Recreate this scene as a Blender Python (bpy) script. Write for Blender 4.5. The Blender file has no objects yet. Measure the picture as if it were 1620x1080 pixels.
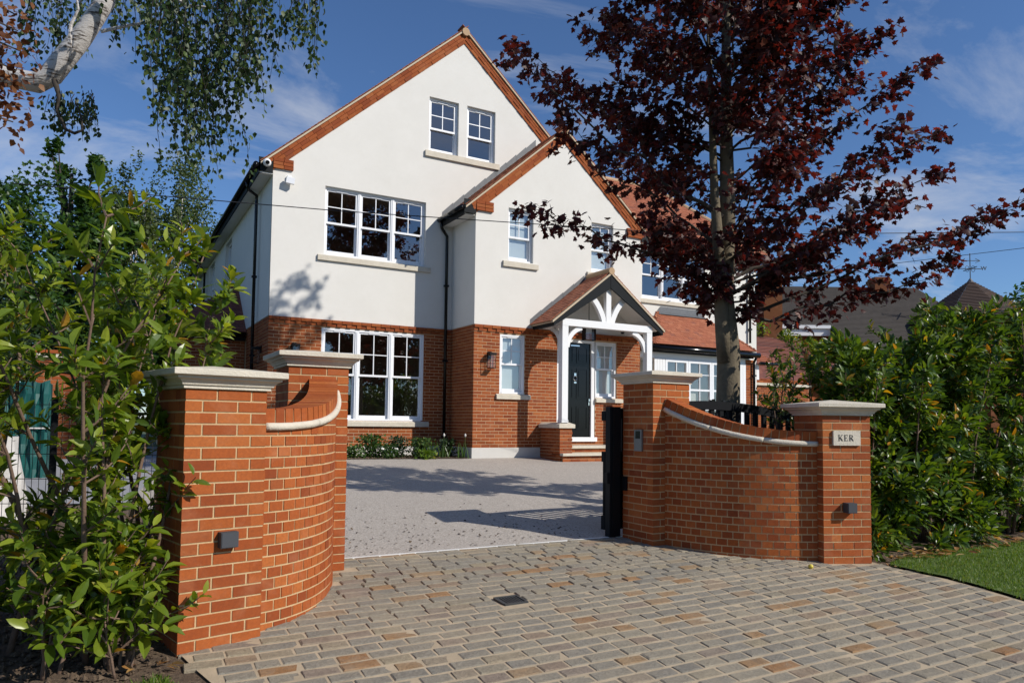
import bpy, math, random
import numpy as np
from mathutils import Matrix, Vector

random.seed(11)
RS = np.random.RandomState(7)
S = bpy.context.scene
COL = S.collection
PI = math.pi
rad = math.radians

# ------------------------------------------------------------------ camera, sky, sun, exposure
CAMH = 1.45
cd = bpy.data.cameras.new("camera")
cam = bpy.data.objects.new("camera", cd)
COL.objects.link(cam)
Rr = (0.8725386771969149, -0.4884000900553031, 0.011899950816283578)
Rd = (0.03550604402261655, 0.03910125289283316, -0.9986042323463659)
Rf = (0.4872530940212921, 0.8717433361122886, 0.05145851057400816)
M = Matrix(((Rr[0], -Rd[0], -Rf[0], 0), (Rr[1], -Rd[1], -Rf[1], 0), (Rr[2], -Rd[2], -Rf[2], CAMH), (0, 0, 0, 1)))
cam.matrix_world = M
cd.sensor_width = 36.0
cd.lens = 1155.917 / 1620.0 * 36.0
cd.shift_y = (610.414 - 540.0) / 1620.0
cd.clip_start = 0.05
cd.clip_end = 2000.0
S.camera = cam

SUN_EL = rad(35.0)
SUNV = Vector((0.595 * math.cos(SUN_EL), -0.804 * math.cos(SUN_EL), math.sin(SUN_EL))).normalized()   # towards the sun
w = bpy.data.worlds.new("World")
S.world = w
w.use_nodes = True
nt = w.node_tree
for n in list(nt.nodes):
    nt.nodes.remove(n)
wo = nt.nodes.new("ShaderNodeOutputWorld")
bg = nt.nodes.new("ShaderNodeBackground")
sky = nt.nodes.new("ShaderNodeTexSky")
sky.sky_type = 'NISHITA'
sky.sun_disc = False
sky.sun_elevation = SUN_EL
sky.sun_rotation = math.atan2(SUNV.x, SUNV.y)
sky.air_density = 1.0
sky.dust_density = 0.1
sky.ozone_density = 3.5
bg.inputs["Strength"].default_value = 0.085
# thin cirrus all over the sky dome
geo = nt.nodes.new("ShaderNodeTexCoord")
sep = nt.nodes.new("ShaderNodeSeparateXYZ")
nt.links.new(geo.outputs["Generated"], sep.inputs[0])
def wmath(op, a, b=None):
    m = nt.nodes.new("ShaderNodeMath"); m.operation = op
    for i, v in enumerate((a, b)):
        if v is None: continue
        if isinstance(v, (int, float)): m.inputs[i].default_value = v
        else: nt.links.new(v, m.inputs[i])
    return m.outputs[0]
zz = wmath('MAXIMUM', wmath('ADD', sep.outputs[2], 0.12), 0.02)
cx = nt.nodes.new("ShaderNodeCombineXYZ")
nt.links.new(wmath('DIVIDE', sep.outputs[0], zz), cx.inputs[0])
nt.links.new(wmath('DIVIDE', sep.outputs[1], zz), cx.inputs[1])
mp = nt.nodes.new("ShaderNodeMapping")
mp.inputs["Rotation"].default_value = (0, 0, 0.5)
mp.inputs["Scale"].default_value = (0.9, 1.5, 1.0)
mp.inputs["Location"].default_value = (0.35, 0.1, 0)
nt.links.new(cx.outputs[0], mp.inputs[0])
n1 = nt.nodes.new("ShaderNodeTexNoise"); n1.inputs["Scale"].default_value = 1.15; n1.inputs["Detail"].default_value = 9; n1.inputs["Roughness"].default_value = 0.62; n1.inputs["Distortion"].default_value = 0.7
nt.links.new(mp.outputs[0], n1.inputs["Vector"])
cr = nt.nodes.new("ShaderNodeValToRGB")
cr.color_ramp.elements[0].position = 0.505; cr.color_ramp.elements[0].color = (0, 0, 0, 1)
cr.color_ramp.elements[1].position = 0.82; cr.color_ramp.elements[1].color = (1, 1, 1, 1)
nt.links.new(n1.outputs["Fac"], cr.inputs[0])
mixc = nt.nodes.new("ShaderNodeMixRGB")
mixc.inputs["Color2"].default_value = (8.2, 8.4, 8.8, 1)
nt.links.new(wmath('MULTIPLY', cr.outputs[0], 0.75), mixc.inputs[0])
blue = nt.nodes.new("ShaderNodeMixRGB"); blue.blend_type = 'MULTIPLY'; blue.inputs[0].default_value = 1.0
blue.inputs["Color2"].default_value = (0.88, 1.08, 1.34, 1)       # clear deep blue air
nt.links.new(sky.outputs[0], blue.inputs["Color1"])
nt.links.new(blue.outputs[0], mixc.inputs["Color1"])
nt.links.new(mixc.outputs[0], bg.inputs[0])
nt.links.new(bg.outputs[0], wo.inputs[0])

sl = bpy.data.lights.new("sun", 'SUN')
sl.energy = 4.7
sl.angle = rad(0.53)
sl.color = (1.0, 0.945, 0.865)
so = bpy.data.objects.new("sun", sl)
COL.objects.link(so)
so.rotation_euler = (-SUNV).to_track_quat('-Z', 'Y').to_euler()
so.location = (10, -10, 15)
S.view_settings.view_transform = 'Standard'
S.view_settings.look = 'None'
S.view_settings.gamma = 1.0
S.view_settings.use_curve_mapping = False
S.view_settings.exposure = 0.0
S.render.engine = 'CYCLES'
S.cycles.max_bounces = 8
S.cycles.diffuse_bounces = 3
S.cycles.glossy_bounces = 3
S.cycles.transmission_bounces = 4
S.cycles.transparent_max_bounces = 8
S.cycles.sample_clamp_indirect = 6.0

# ------------------------------------------------------------------ materials
MATS = {}
def newmat(name):
    m = bpy.data.materials.new(name)
    m.use_nodes = True
    t = m.node_tree
    for n in list(t.nodes):
        t.nodes.remove(n)
    o = t.nodes.new("ShaderNodeOutputMaterial")
    p = t.nodes.new("ShaderNodeBsdfPrincipled")
    t.links.new(p.outputs[0], o.inputs[0])
    MATS[name] = m
    return m, t, p, o

def coords(t, obj=False):
    g = t.nodes.new("ShaderNodeNewGeometry")
    return g.outputs["Position"]

def noise(t, vec, scale, detail=3, rough=0.55, dist=0.0):
    n = t.nodes.new("ShaderNodeTexNoise")
    n.inputs["Scale"].default_value = scale
    n.inputs["Detail"].default_value = detail
    n.inputs["Roughness"].default_value = rough
    n.inputs["Distortion"].default_value = dist
    t.links.new(vec, n.inputs["Vector"])
    return n.outputs["Fac"]

def ramp(t, fac, stops, interp='LINEAR'):
    r = t.nodes.new("ShaderNodeValToRGB")
    r.color_ramp.interpolation = interp
    e = r.color_ramp.elements
    while len(e) > 1:
        e.remove(e[-1])
    e[0].position = stops[0][0]; e[0].color = (*stops[0][1], 1)
    for pos, c in stops[1:]:
        q = e.new(pos); q.color = (*c, 1)
    t.links.new(fac, r.inputs[0])
    return r.outputs[0]

def mth(t, op, a, b=None):
    m = t.nodes.new("ShaderNodeMath"); m.operation = op
    for i, v in enumerate((a, b)):
        if v is None: continue
        if isinstance(v, (int, float)): m.inputs[i].default_value = v
        else: t.links.new(v, m.inputs[i])
    return m.outputs[0]

def mix(t, fac, a, b, mode='MIX'):
    m = t.nodes.new("ShaderNodeMixRGB"); m.blend_type = mode
    if isinstance(fac, (int, float)): m.inputs[0].default_value = fac
    else: t.links.new(fac, m.inputs[0])
    for i, v in ((1, a), (2, b)):
        if isinstance(v, tuple): m.inputs[i].default_value = (*v, 1)
        else: t.links.new(v, m.inputs[i])
    return m.outputs[0]

def rnd(t):
    """per piece random number: stored per piece in joined meshes, per object otherwise"""
    a = t.nodes.new("ShaderNodeAttribute"); a.attribute_name = "rnd"
    o = t.nodes.new("ShaderNodeObjectInfo")
    s = mth(t, 'ADD', a.outputs["Fac"], o.outputs["Random"])
    return mth(t, 'FRACT', s)

def bump(t, p, h, strength=0.3, dist=0.01):
    b = t.nodes.new("ShaderNodeBump")
    b.inputs["Strength"].default_value = strength
    b.inputs["Distance"].default_value = dist
    t.links.new(h, b.inputs["Height"])
    t.links.new(b.outputs[0], p.inputs["Normal"])

def plain(name, col, rough=0.6, var=0.12, scale=6.0, metal=0.0, bmp=0.0, bscale=60.0, spec=None):
    m, t, p, o = newmat(name)
    v = coords(t)
    c = mix(t, noise(t, v, scale, 4), tuple(max(0, x * (1 - var)) for x in col), tuple(min(1, x * (1 + var)) for x in col))
    t.links.new(c, p.inputs["Base Color"])
    p.inputs["Roughness"].default_value = rough
    p.inputs["Metallic"].default_value = metal
    if spec is not None: p.inputs["Specular IOR Level"].default_value = spec
    if bmp: bump(t, p, noise(t, v, bscale, 3), bmp)
    return m

def brickmat(name, stops, stain=0.35, soot=0.0):
    m, t, p, o = newmat(name)
    v = coords(t)
    r = rnd(t)
    c = ramp(t, r, stops)
    f1 = noise(t, v, 48, 5, 0.75)
    c = mix(t, ramp(t, f1, [(0.35, (0, 0, 0)), (0.75, (.85, .85, .85))]), c, mix(t, 0.5, c, (0.13, 0.035, 0.015)))
    # smears of mortar on the faces, pale lime bloom in patches, splash dirt in patches
    sm_ = ramp(t, noise(t, v, 27, 6, 0.75, 0.6), [(0.60, (0, 0, 0)), (0.74, (1, 1, 1))])
    c = mix(t, mth(t, 'MULTIPLY', sm_, stain * 0.75), c, (0.50, 0.26, 0.12))
    b = ramp(t, noise(t, v, 3.2, 5, 0.65, 0.4), [(0.52, (0, 0, 0)), (0.76, (1, 1, 1))])
    c = mix(t, mth(t, 'MULTIPLY', b, stain), c, (0.52, 0.24, 0.13))
    k = ramp(t, noise(t, v, 5.1, 5, 0.7, 0.8), [(0.58, (0, 0, 0)), (0.80, (1, 1, 1))])
    c = mix(t, mth(t, 'MULTIPLY', k, 0.30), c, (0.12, 0.05, 0.028))
    t.links.new(c, p.inputs["Base Color"])
    p.inputs["Roughness"].default_value = 0.85
    p.inputs["Specular IOR Level"].default_value = 0.25
    bump(t, p, noise(t, v, 160, 3, 0.7), 0.35, 0.004)
    return m

BR = [(0.0, (0.27, 0.060, 0.015)), (0.22, (0.39, 0.094, 0.020)), (0.45, (0.45, 0.122, 0.026)), (0.62, (0.33, 0.074, 0.016)), (0.78, (0.41, 0.108, 0.022)), (0.92, (0.50, 0.155, 0.036)), (1.0, (0.29, 0.072, 0.022))]
brickmat("brick_wall_red", [(p_, (c[0] * .92, c[1] * .90, c[2] * .95)) for p_, c in BR], 0.30)
BR = [(p_, (c[0] * .90, c[1] * .90, c[2] * .95)) for p_, c in BR]
brickmat("brick_house", [(p_, (c[0] * .86, c[1] * .86, c[2] * 1.0)) for p_, c in BR], 0.18)
brickmat("brick_sooty", [(p_, (c[0] * .42, c[1] * .55, c[2] * .8)) for p_, c in BR], 0.15)
plain("mortar_buff", (0.52, 0.36, 0.19), 0.95, 0.28, 14, bmp=0.4, bscale=120)
plain("mortar_house", (0.54, 0.36, 0.21), 0.95, 0.15, 30)

def tilemat(name, stops):
    m, t, p, o = newmat(name)
    v = coords(t)
    c = ramp(t, rnd(t), stops)
    c = mix(t, mth(t, 'MULTIPLY', noise(t, v, 40, 4, 0.7), 0.5), c, (0.12, 0.045, 0.025))
    t.links.new(c, p.inputs["Base Color"])
    p.inputs["Roughness"].default_value = 0.85
    bump(t, p, noise(t, v, 130, 3), 0.3, 0.004)
tilemat("roof_tile_red", [(0, (0.30, 0.085, 0.036)), (0.3, (0.40, 0.125, 0.055)), (0.6, (0.35, 0.10, 0.045)), (0.85, (0.44, 0.15, 0.07)), (1, (0.24, 0.075, 0.045))])
tilemat("roof_tile_purple", [(0, (0.14, 0.045, 0.035)), (0.4, (0.2, 0.06, 0.042)), (0.8, (0.25, 0.085, 0.055)), (1, (0.11, 0.045, 0.04))])
tilemat("roof_tile_brown", [(0, (0.05, 0.040, 0.032)), (0.4, (0.075, 0.055, 0.042)), (0.8, (0.10, 0.072, 0.052)), (1, (0.045, 0.04, 0.035))])
plain("tile_mortar", (0.52, 0.42, 0.30), 0.9, 0.15, 20)
plain("ridge_clay", (0.42, 0.28, 0.16), 0.8, 0.2, 20)

def stucco():
    m, t, p, o = newmat("render_white")
    v = coords(t)
    c = mix(t, noise(t, v, 1.3, 7, 0.7), (0.635, 0.615, 0.565), (0.755, 0.735, 0.69))
    c = mix(t, mth(t, 'MULTIPLY', ramp(t, noise(t, v, 7, 5, 0.7, 1.0), [(0.5, (0, 0, 0)), (0.8, (1, 1, 1))]), 0.18), c, (0.60, 0.57, 0.51))
    t.links.new(c, p.inputs["Base Color"])
    p.inputs["Roughness"].default_value = 0.9
    p.inputs["Specular IOR Level"].default_value = 0.2
    bump(t, p, noise(t, v, 220, 3, 0.7), 0.25, 0.003)
stucco()
plain("stone_cast", (0.585, 0.53, 0.43), 0.85, 0.20, 9, bmp=0.5, bscale=70)
plain("plinth_render", (0.56, 0.545, 0.51), 0.9, 0.08, 6)
plain("white_paint", (0.80, 0.80, 0.80), 0.35, 0.02, 5)
plain("white_upvc", (0.80, 0.81, 0.83), 0.3, 0.02, 5)
plain("black_gloss", (0.004, 0.004, 0.005), 0.16, 0.1, 5, spec=.35)
plain("black_metal", (0.007, 0.0075, 0.009), 0.45, 0.2, 10, spec=.2)
plain("charcoal_paint", (0.010, 0.012, 0.014), 0.6, 0.1, 8, spec=.12)
plain("grey_lamp_metal", (0.045, 0.048, 0.056), 0.6, 0.05, 8)
plain("grey_panel", (0.22, 0.22, 0.21), 0.4, 0.05, 8, metal=0.5)
plain("chrome", (0.75, 0.75, 0.75), 0.15, 0.02, 5, metal=1.0)
plain("lead", (0.105, 0.112, 0.122), 0.6, 0.3, 9, metal=0.1, bmp=0.2, bscale=20)
plain("black_timber", (0.006, 0.007, 0.009), 0.55, 0.3, 12, spec=.15)
plain("black_letter", (0.02, 0.02, 0.02), 0.6, 0.0)
plain("room_wall", (0.33, 0.30, 0.25), 0.9, 0.04)
plain("room_dark", (0.34, 0.25, 0.17), 0.9, 0.1)
plain("blind_fabric", (0.66, 0.70, 0.71), 0.8, 0.03)
plain("bark_maple", (0.135, 0.108, 0.068), 0.9, 0.6, 9, bmp=0.8, bscale=30)
plain("bark_laurel", (0.15, 0.095, 0.065), 0.85, 0.3, 25, bmp=0.4, bscale=60)
plain("bark_dark", (0.05, 0.04, 0.03), 0.9, 0.3, 20)
plain("wire_black", (0.01, 0.011, 0.011), 0.5, 0.1)
plain("cable_black", (0.02, 0.02, 0.022), 0.6, 0.1)
plain("tarp_green", (0.006, 0.075, 0.068), 0.5, 0.25, 3)
plain("bag_white", (0.55, 0.53, 0.50), 0.8, 0.15, 8, bmp=0.5, bscale=25)
plain("paving_grey", (0.27, 0.27, 0.28), 0.9, 0.15, 5)
plain("slate_grey", (0.072, 0.062, 0.053), 0.85, 0.3, 4, spec=.2)
plain("iron", (0.02, 0.021, 0.022), 0.55, 0.2)
plain("drain_iron", (0.035, 0.038, 0.040), 0.5, 0.3, 40)
plain("steel_track", (0.70, 0.70, 0.68), 0.5, 0.1, metal=0.1)
plain("petal_white", (0.75, 0.75, 0.70), 0.7, 0.05)
plain("fruit_yellow", (0.62, 0.50, 0.06), 0.4, 0.15, 40)

def barkbirch():
    m, t, p, o = newmat("bark_birch")
    v = coords(t)
    mpn = t.nodes.new("ShaderNodeMapping"); mpn.inputs["Scale"].default_value = (3, 3, 14)
    t.links.new(v, mpn.inputs[0])
    b = ramp(t, noise(t, mpn.outputs[0], 2.2, 5, 0.7), [(0.50, (0, 0, 0)), (0.60, (1, 1, 1))])
    c = mix(t, b, (0.56, 0.53, 0.50), (0.10, 0.08, 0.065))
    t.links.new(c, p.inputs["Base Color"])
    p.inputs["Roughness"].default_value = 0.8
    bump(t, p, noise(t, mpn.outputs[0], 8, 4), 0.6, 0.01)
barkbirch()

def leafmat(name, stops, gloss=0.5, trans=0.3, tint=(1.3, 1.25, 0.5), spec=0.5):
    m, t, p, o = newmat(name)
    c = ramp(t, rnd(t), stops)
    p.inputs["Roughness"].default_value = gloss
    p.inputs["Specular IOR Level"].default_value = spec
    t.links.new(c, p.inputs["Base Color"])
    tr = t.nodes.new("ShaderNodeBsdfTranslucent")
    t.links.new(mix(t, 1.0, c, tint, 'MULTIPLY'), tr.inputs[0])
    ms = t.nodes.new("ShaderNodeMixShader")
    ms.inputs[0].default_value = trans
    t.links.new(p.outputs[0], ms.inputs[1]); t.links.new(tr.outputs[0], ms.inputs[2])
    t.links.new(ms.outputs[0], o.inputs[0])
leafmat("leaf_maple", [(0, (0.024, 0.010, 0.010)), (0.35, (0.042, 0.0125, 0.012)), (0.7, (0.066, 0.017, 0.014)), (0.92, (0.095, 0.024, 0.016)), (1, (0.16, 0.045, 0.02))], 0.50, 0.32, (2.6, 0.9, 0.7), 0.35)
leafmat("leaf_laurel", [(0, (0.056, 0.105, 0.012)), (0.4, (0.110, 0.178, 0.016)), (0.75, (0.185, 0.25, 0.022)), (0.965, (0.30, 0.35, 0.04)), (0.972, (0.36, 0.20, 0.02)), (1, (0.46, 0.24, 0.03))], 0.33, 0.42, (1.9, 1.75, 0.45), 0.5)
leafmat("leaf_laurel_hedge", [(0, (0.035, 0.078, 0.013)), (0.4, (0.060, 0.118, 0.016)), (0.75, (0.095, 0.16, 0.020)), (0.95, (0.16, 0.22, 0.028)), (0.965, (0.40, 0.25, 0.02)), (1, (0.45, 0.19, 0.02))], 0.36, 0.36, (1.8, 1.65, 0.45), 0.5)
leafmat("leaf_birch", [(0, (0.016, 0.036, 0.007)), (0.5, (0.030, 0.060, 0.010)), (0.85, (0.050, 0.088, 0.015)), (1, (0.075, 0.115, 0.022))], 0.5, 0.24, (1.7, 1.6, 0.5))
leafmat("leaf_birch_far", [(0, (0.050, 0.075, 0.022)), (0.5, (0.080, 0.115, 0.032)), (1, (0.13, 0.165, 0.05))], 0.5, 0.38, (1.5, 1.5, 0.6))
leafmat("leaf_green", [(0, (0.022, 0.055, 0.009)), (0.5, (0.035, 0.085, 0.012)), (1, (0.062, 0.125, 0.018))], 0.45, 0.32, (1.6, 1.6, 0.4))
leafmat("leaf_darkgreen", [(0, (0.012, 0.030, 0.010)), (0.5, (0.020, 0.045, 0.014)), (1, (0.038, 0.07, 0.02))], 0.5, 0.25)
leafmat("leaf_rust", [(0, (0.10, 0.032, 0.012)), (0.5, (0.17, 0.062, 0.022)), (1, (0.26, 0.115, 0.04))], 0.6, 0.35, (1.4, 1.1, 0.8))
leafmat("leaf_border", [(0, (0.035, 0.075, 0.015)), (0.5, (0.055, 0.11, 0.022)), (0.9, (0.085, 0.15, 0.03)), (1, (0.30, 0.32, 0.12))], 0.4, 0.3)
leafmat("leaf_ivy", [(0, (0.006, 0.010, 0.008)), (1, (0.014, 0.018, 0.014))], 0.5, 0.1)
leafmat("leaf_fallen", [(0, (0.30, 0.13, 0.03)), (0.4, (0.42, 0.24, 0.08)), (0.7, (0.22, 0.09, 0.035)), (1, (0.50, 0.36, 0.16))], 0.6, 0.2, (1.2, 1.1, 0.8))
leafmat("leaf_specks", [(0, (0.03, 0.022, 0.02)), (0.7, (0.06, 0.04, 0.03)), (1, (0.12, 0.08, 0.04))], 0.7, 0.1)
leafmat("grass_blade", [(0, (0.065, 0.125, 0.012)), (0.5, (0.11, 0.19, 0.018)), (0.85, (0.16, 0.235, 0.026)), (1, (0.28, 0.26, 0.07))], 0.5, 0.35, (1.5, 1.5, 0.4))

def setts():
    m, t, p, o = newmat("sett_stone")
    v = coords(t)
    c = ramp(t, rnd(t), [(0, (0.235, 0.22, 0.185)), (0.18, (0.32, 0.285, 0.22)), (0.36, (0.27, 0.248, 0.205)), (0.52, (0.34, 0.30, 0.225)), (0.66, (0.28, 0.26, 0.215)), (0.78, (0.36, 0.30, 0.20)), (0.86, (0.28, 0.225, 0.18)), (0.945, (0.36, 0.24, 0.13)), (0.985, (0.35, 0.18, 0.075)), (1, (0.23, 0.20, 0.155))])
    g = ramp(t, noise(t, v, 34, 7, 0.85), [(0.36, (1, 1, 1)), (0.60, (0, 0, 0))])
    c = mix(t, mth(t, 'MULTIPLY', g, 0.75), c, mix(t, 0.6, c, (0.075, 0.058, 0.042)))
    g2 = ramp(t, noise(t, v, 9, 5, 0.7, 0.5), [(0.45, (0, 0, 0)), (0.75, (1, 1, 1))])
    c = mix(t, mth(t, 'MULTIPLY', g2, 0.45), c, (0.34, 0.29, 0.215))
    d = ramp(t, noise(t, v, 1.6, 5, 0.6, 0.5), [(0.5, (0, 0, 0)), (0.72, (1, 1, 1))])
    c = mix(t, mth(t, 'MULTIPLY', d, 0.38), c, (0.40, 0.33, 0.23))
    o_ = ramp(t, noise(t, v, 1.9, 4, 0.6, 1.2), [(0.66, (0, 0, 0)), (0.76, (1, 1, 1))])
    c = mix(t, mth(t, 'MULTIPLY', o_, 0.45), c, (0.10, 0.088, 0.075))
    t.links.new(c, p.inputs["Base Color"])
    p.inputs["Roughness"].default_value = 0.9
    p.inputs["Specular IOR Level"].default_value = 0.25
    bump(t, p, noise(t, v, 52, 6, 0.75), 1.0, 0.012)
setts()
plain("sett_joint", (0.42, 0.335, 0.225), 0.95, 0.38, 7, bmp=0.5, bscale=150)
def resin():
    m, t, p, o = newmat("resin_gravel")
    v = coords(t)
    vo = t.nodes.new("ShaderNodeTexVoronoi"); vo.inputs["Scale"].default_value = 70
    t.links.new(v, vo.inputs["Vector"])
    c = ramp(t, mth(t, 'FRACT', mth(t, 'MULTIPLY', vo.outputs["Color"], 1.0)), [(0, (0.23, 0.20, 0.165)), (0.35, (0.36, 0.32, 0.275)), (0.65, (0.43, 0.385, 0.335)), (1, (0.56, 0.51, 0.45))])
    c = mix(t, mth(t, 'MULTIPLY', ramp(t, noise(t, v, 0.7, 6, 0.65), [(0.4, (0, 0, 0)), (0.7, (1, 1, 1))]), 0.40), c, (0.33, 0.295, 0.26))
    c = mix(t, ramp(t, noise(t, v, 130, 3, 0.6), [(0.58, (0, 0, 0)), (0.72, (.55, .55, .55))]), c, (0.14, 0.12, 0.10))
    t.links.new(c, p.inputs["Base Color"])
    p.inputs["Roughness"].default_value = 0.85
    bump(t, p, vo.outputs["Distance"], 0.4, 0.006)
resin()
def soil():
    m, t, p, o = newmat("soil_brown")
    v = coords(t)
    c = ramp(t, noise(t, v, 22, 6, 0.7), [(0.25, (0.055, 0.035, 0.022)), (0.5, (0.12, 0.080, 0.05)), (0.75, (0.22, 0.16, 0.10))])
    t.links.new(c, p.inputs["Base Color"])
    p.inputs["Roughness"].default_value = 0.95
    bump(t, p, noise(t, v, 45, 6, 0.7), 0.9, 0.03)
soil()
plain("lawn_base", (0.075, 0.12, 0.02), 0.95, 0.4, 30, bmp=0.6, bscale=90)
plain("ground_green", (0.06, 0.085, 0.025), 0.95, 0.4, 0.5)
plain("asphalt", (0.06, 0.06, 0.062), 0.9, 0.2, 60, bmp=0.5, bscale=200)

def glassmat(name, tint, refl=1.0):
    m, t, p, o = newmat(name)
    t.nodes.remove(p)
    lw = t.nodes.new("ShaderNodeLayerWeight"); lw.inputs[0].default_value = 0.5
    fr = mth(t, 'ADD', mth(t, 'MULTIPLY', mth(t, 'POWER', lw.outputs["Facing"], 4.0), 0.85), 0.12)
    gl = t.nodes.new("ShaderNodeBsdfGlossy"); gl.inputs["Roughness"].default_value = 0.006
    gl.inputs["Color"].default_value = (0.95, 0.97, 1, 1)
    tr = t.nodes.new("ShaderNodeBsdfTransparent"); tr.inputs["Color"].default_value = (*tint, 1)
    ms = t.nodes.new("ShaderNodeMixShader")
    t.links.new(mth(t, 'MINIMUM', mth(t, 'MULTIPLY', fr, refl), 1.0), ms.inputs[0])
    t.links.new(tr.outputs[0], ms.inputs[1]); t.links.new(gl.outputs[0], ms.inputs[2])
    t.links.new(ms.outputs[0], o.inputs[0])
    v = coords(t)
    b = t.nodes.new("ShaderNodeBump"); b.inputs["Strength"].default_value = 0.03; b.inputs["Distance"].default_value = 0.02
    t.links.new(noise(t, v, 2.5, 2), b.inputs["Height"])
    t.links.new(b.outputs[0], gl.inputs["Normal"])
glassmat("glass_clear", (0.80, 0.84, 0.84), 1.6)
glassmat("glass_lantern", (0.93, 0.95, 0.95), 0.45)

# ------------------------------------------------------------------ mesh building
class MB:
    """collects polygons with a random number per piece, then links them as ONE mesh object"""
    def __init__(self):
        self.v = []; self.f = []; self.r = []; self.cur = 0.0
    def piece(self):
        self.cur = random.random()
    def poly(self, pts):
        b = len(self.v)
        self.v.extend([tuple(p) for p in pts])
        self.f.append(tuple(range(b, b + len(pts))))
        self.r.append(self.cur)
    def faces(self, pts, fs):
        b = len(self.v)
        self.v.extend([tuple(p) for p in pts])
        for f in fs:
            self.f.append(tuple(b + i for i in f)); self.r.append(self.cur)
    def box(self, x0, x1, y0, y1, z0, z1):
        p = [(x0, y0, z0), (x1, y0, z0), (x1, y1, z0), (x0, y1, z0), (x0, y0, z1), (x1, y0, z1), (x1, y1, z1), (x0, y1, z1)]
        self.faces(p, [(0, 3, 2, 1), (4, 5, 6, 7), (0, 1, 5, 4), (1, 2, 6, 5), (2, 3, 7, 6), (3, 0, 4, 7)])
    def obox(self, mtx):
        p = [mtx @ Vector(c) for c in ((-.5, -.5, -.5), (.5, -.5, -.5), (.5, .5, -.5), (-.5, .5, -.5), (-.5, -.5, .5), (.5, -.5, .5), (.5, .5, .5), (-.5, .5, .5))]
        self.faces(p, [(0, 3, 2, 1), (4, 5, 6, 7), (0, 1, 5, 4), (1, 2, 6, 5), (2, 3, 7, 6), (3, 0, 4, 7)])
    def bar(self, a, b, wx, wz, up=(0, 0, 1)):
        a = Vector(a); b = Vector(b); d = (b - a); L = d.length; d.normalize()
        u = Vector(up); s = d.cross(u)
        if s.length < 1e-5: s = d.cross(Vector((0, 1, 0)))
        s.normalize(); u = s.cross(d)
        m = Matrix(((d.x * L, s.x * wx, u.x * wz, 0), (d.y * L, s.y * wx, u.y * wz, 0), (d.z * L, s.z * wx, u.z * wz, 0), (0, 0, 0, 1)))
        m.translation = (a + b) / 2
        self.obox(m)
    def tube(self, pts, radii, n=8, cap=True):
        pts = [Vector(p) for p in pts]
        if isinstance(radii, (int, float)): radii = [radii] * len(pts)
        rings = []; prev = None
        for i, p in enumerate(pts):
            d = (pts[min(i + 1, len(pts) - 1)] - pts[max(i - 1, 0)])
            if d.length < 1e-9: d = Vector((0, 0, 1))
            d.normalize()
            if prev is None:
                s = d.cross(Vector((0, 0, 1)) if abs(d.z) < .9 else Vector((1, 0, 0)))
            else:
                s = prev - d * prev.dot(d)
            s.normalize(); prev = s; u = d.cross(s)
            rings.append([p + (s * math.cos(2 * PI * k / n) + u * math.sin(2 * PI * k / n)) * radii[i] for k in range(n)])
        b = len(self.v)
        for r in rings: self.v.extend([tuple(q) for q in r])
        for i in range(len(rings) - 1):
            for k in range(n):
                k2 = (k + 1) % n
                self.f.append((b + i * n + k, b + i * n + k2, b + (i + 1) * n + k2, b + (i + 1) * n + k)); self.r.append(self.cur)
        if cap:
            self.f.append(tuple(b + k for k in reversed(range(n)))); self.r.append(self.cur)
            e = b + (len(rings) - 1) * n
            self.f.append(tuple(e + k for k in range(n))); self.r.append(self.cur)
    def mesh(self, name, mat, smooth=False):
        me = bpy.data.meshes.new(name)
        me.from_pydata(self.v, [], self.f)
        a = me.attributes.new("rnd", 'FLOAT', 'FACE')
        a.data.foreach_set("value", self.r)
        if mat: me.materials.append(MATS[mat])
        if smooth:
            me.polygons.foreach_set("use_smooth", [True] * len(me.polygons))
        me.update()
        return me
    def build(self, name, mat, parent=None, smooth=False, **tags):
        return link(name, self.mesh(name, mat, smooth), parent, **tags)

def wmat(o):
    """world matrix from the data given here (no depsgraph needed)"""
    m = o.matrix_basis.copy()
    if o.parent: m = wmat(o.parent) @ o.matrix_parent_inverse @ m
    return m
def link(name, data, parent=None, mtx=None, **tags):
    o = bpy.data.objects.new(name, data)
    COL.objects.link(o)
    if mtx is not None: o.matrix_basis = mtx
    if parent is not None:
        o.parent = parent
        o.matrix_parent_inverse = PINV[parent.name]
    for k, v in tags.items(): o[k] = v
    PINV[o.name] = wmat(o).inverted()
    return o
def text_mesh(name, cu):
    """lettering turned into an ordinary mesh"""
    o = bpy.data.objects.new(name, cu); COL.objects.link(o)
    me = bpy.data.meshes.new_from_object(o.evaluated_get(bpy.context.evaluated_depsgraph_get()))
    bpy.data.objects.remove(o); me.name = name
    return me
PINV = {}
def thing(name, label, cat, loc=(0, 0, 0), group=None, rz=0.0):
    o = bpy.data.objects.new(name, None)
    COL.objects.link(o)
    o.empty_display_size = 0.2
    o.location = loc
    o.rotation_euler = (0, 0, rz)
    o['label'] = label; o['category'] = cat
    if group: o['group'] = group
    PINV[o.name] = (Matrix.Translation(Vector(loc)) @ Matrix.Rotation(rz, 4, 'Z')).inverted()
    return o
def tag(o, label, cat, group=None, kind=None):
    o['label'] = label; o['category'] = cat
    if group: o['group'] = group
    if kind: o['kind'] = kind
    return o
def struct(o):
    o['kind'] = 'structure'
    return o
def copy_tree(root, loc, label, group=None, rz=None):
    c = root.copy(); COL.objects.link(c)
    c.location = loc; c['label'] = label
    if rz is not None: c.rotation_euler = (0, 0, rz)
    if group: c['group'] = group
    def rec(src, dst):
        for ch in src.children:
            k = ch.copy(); COL.objects.link(k); k.parent = dst
            rec(ch, k)
    rec(root, c)
    return c

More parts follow.
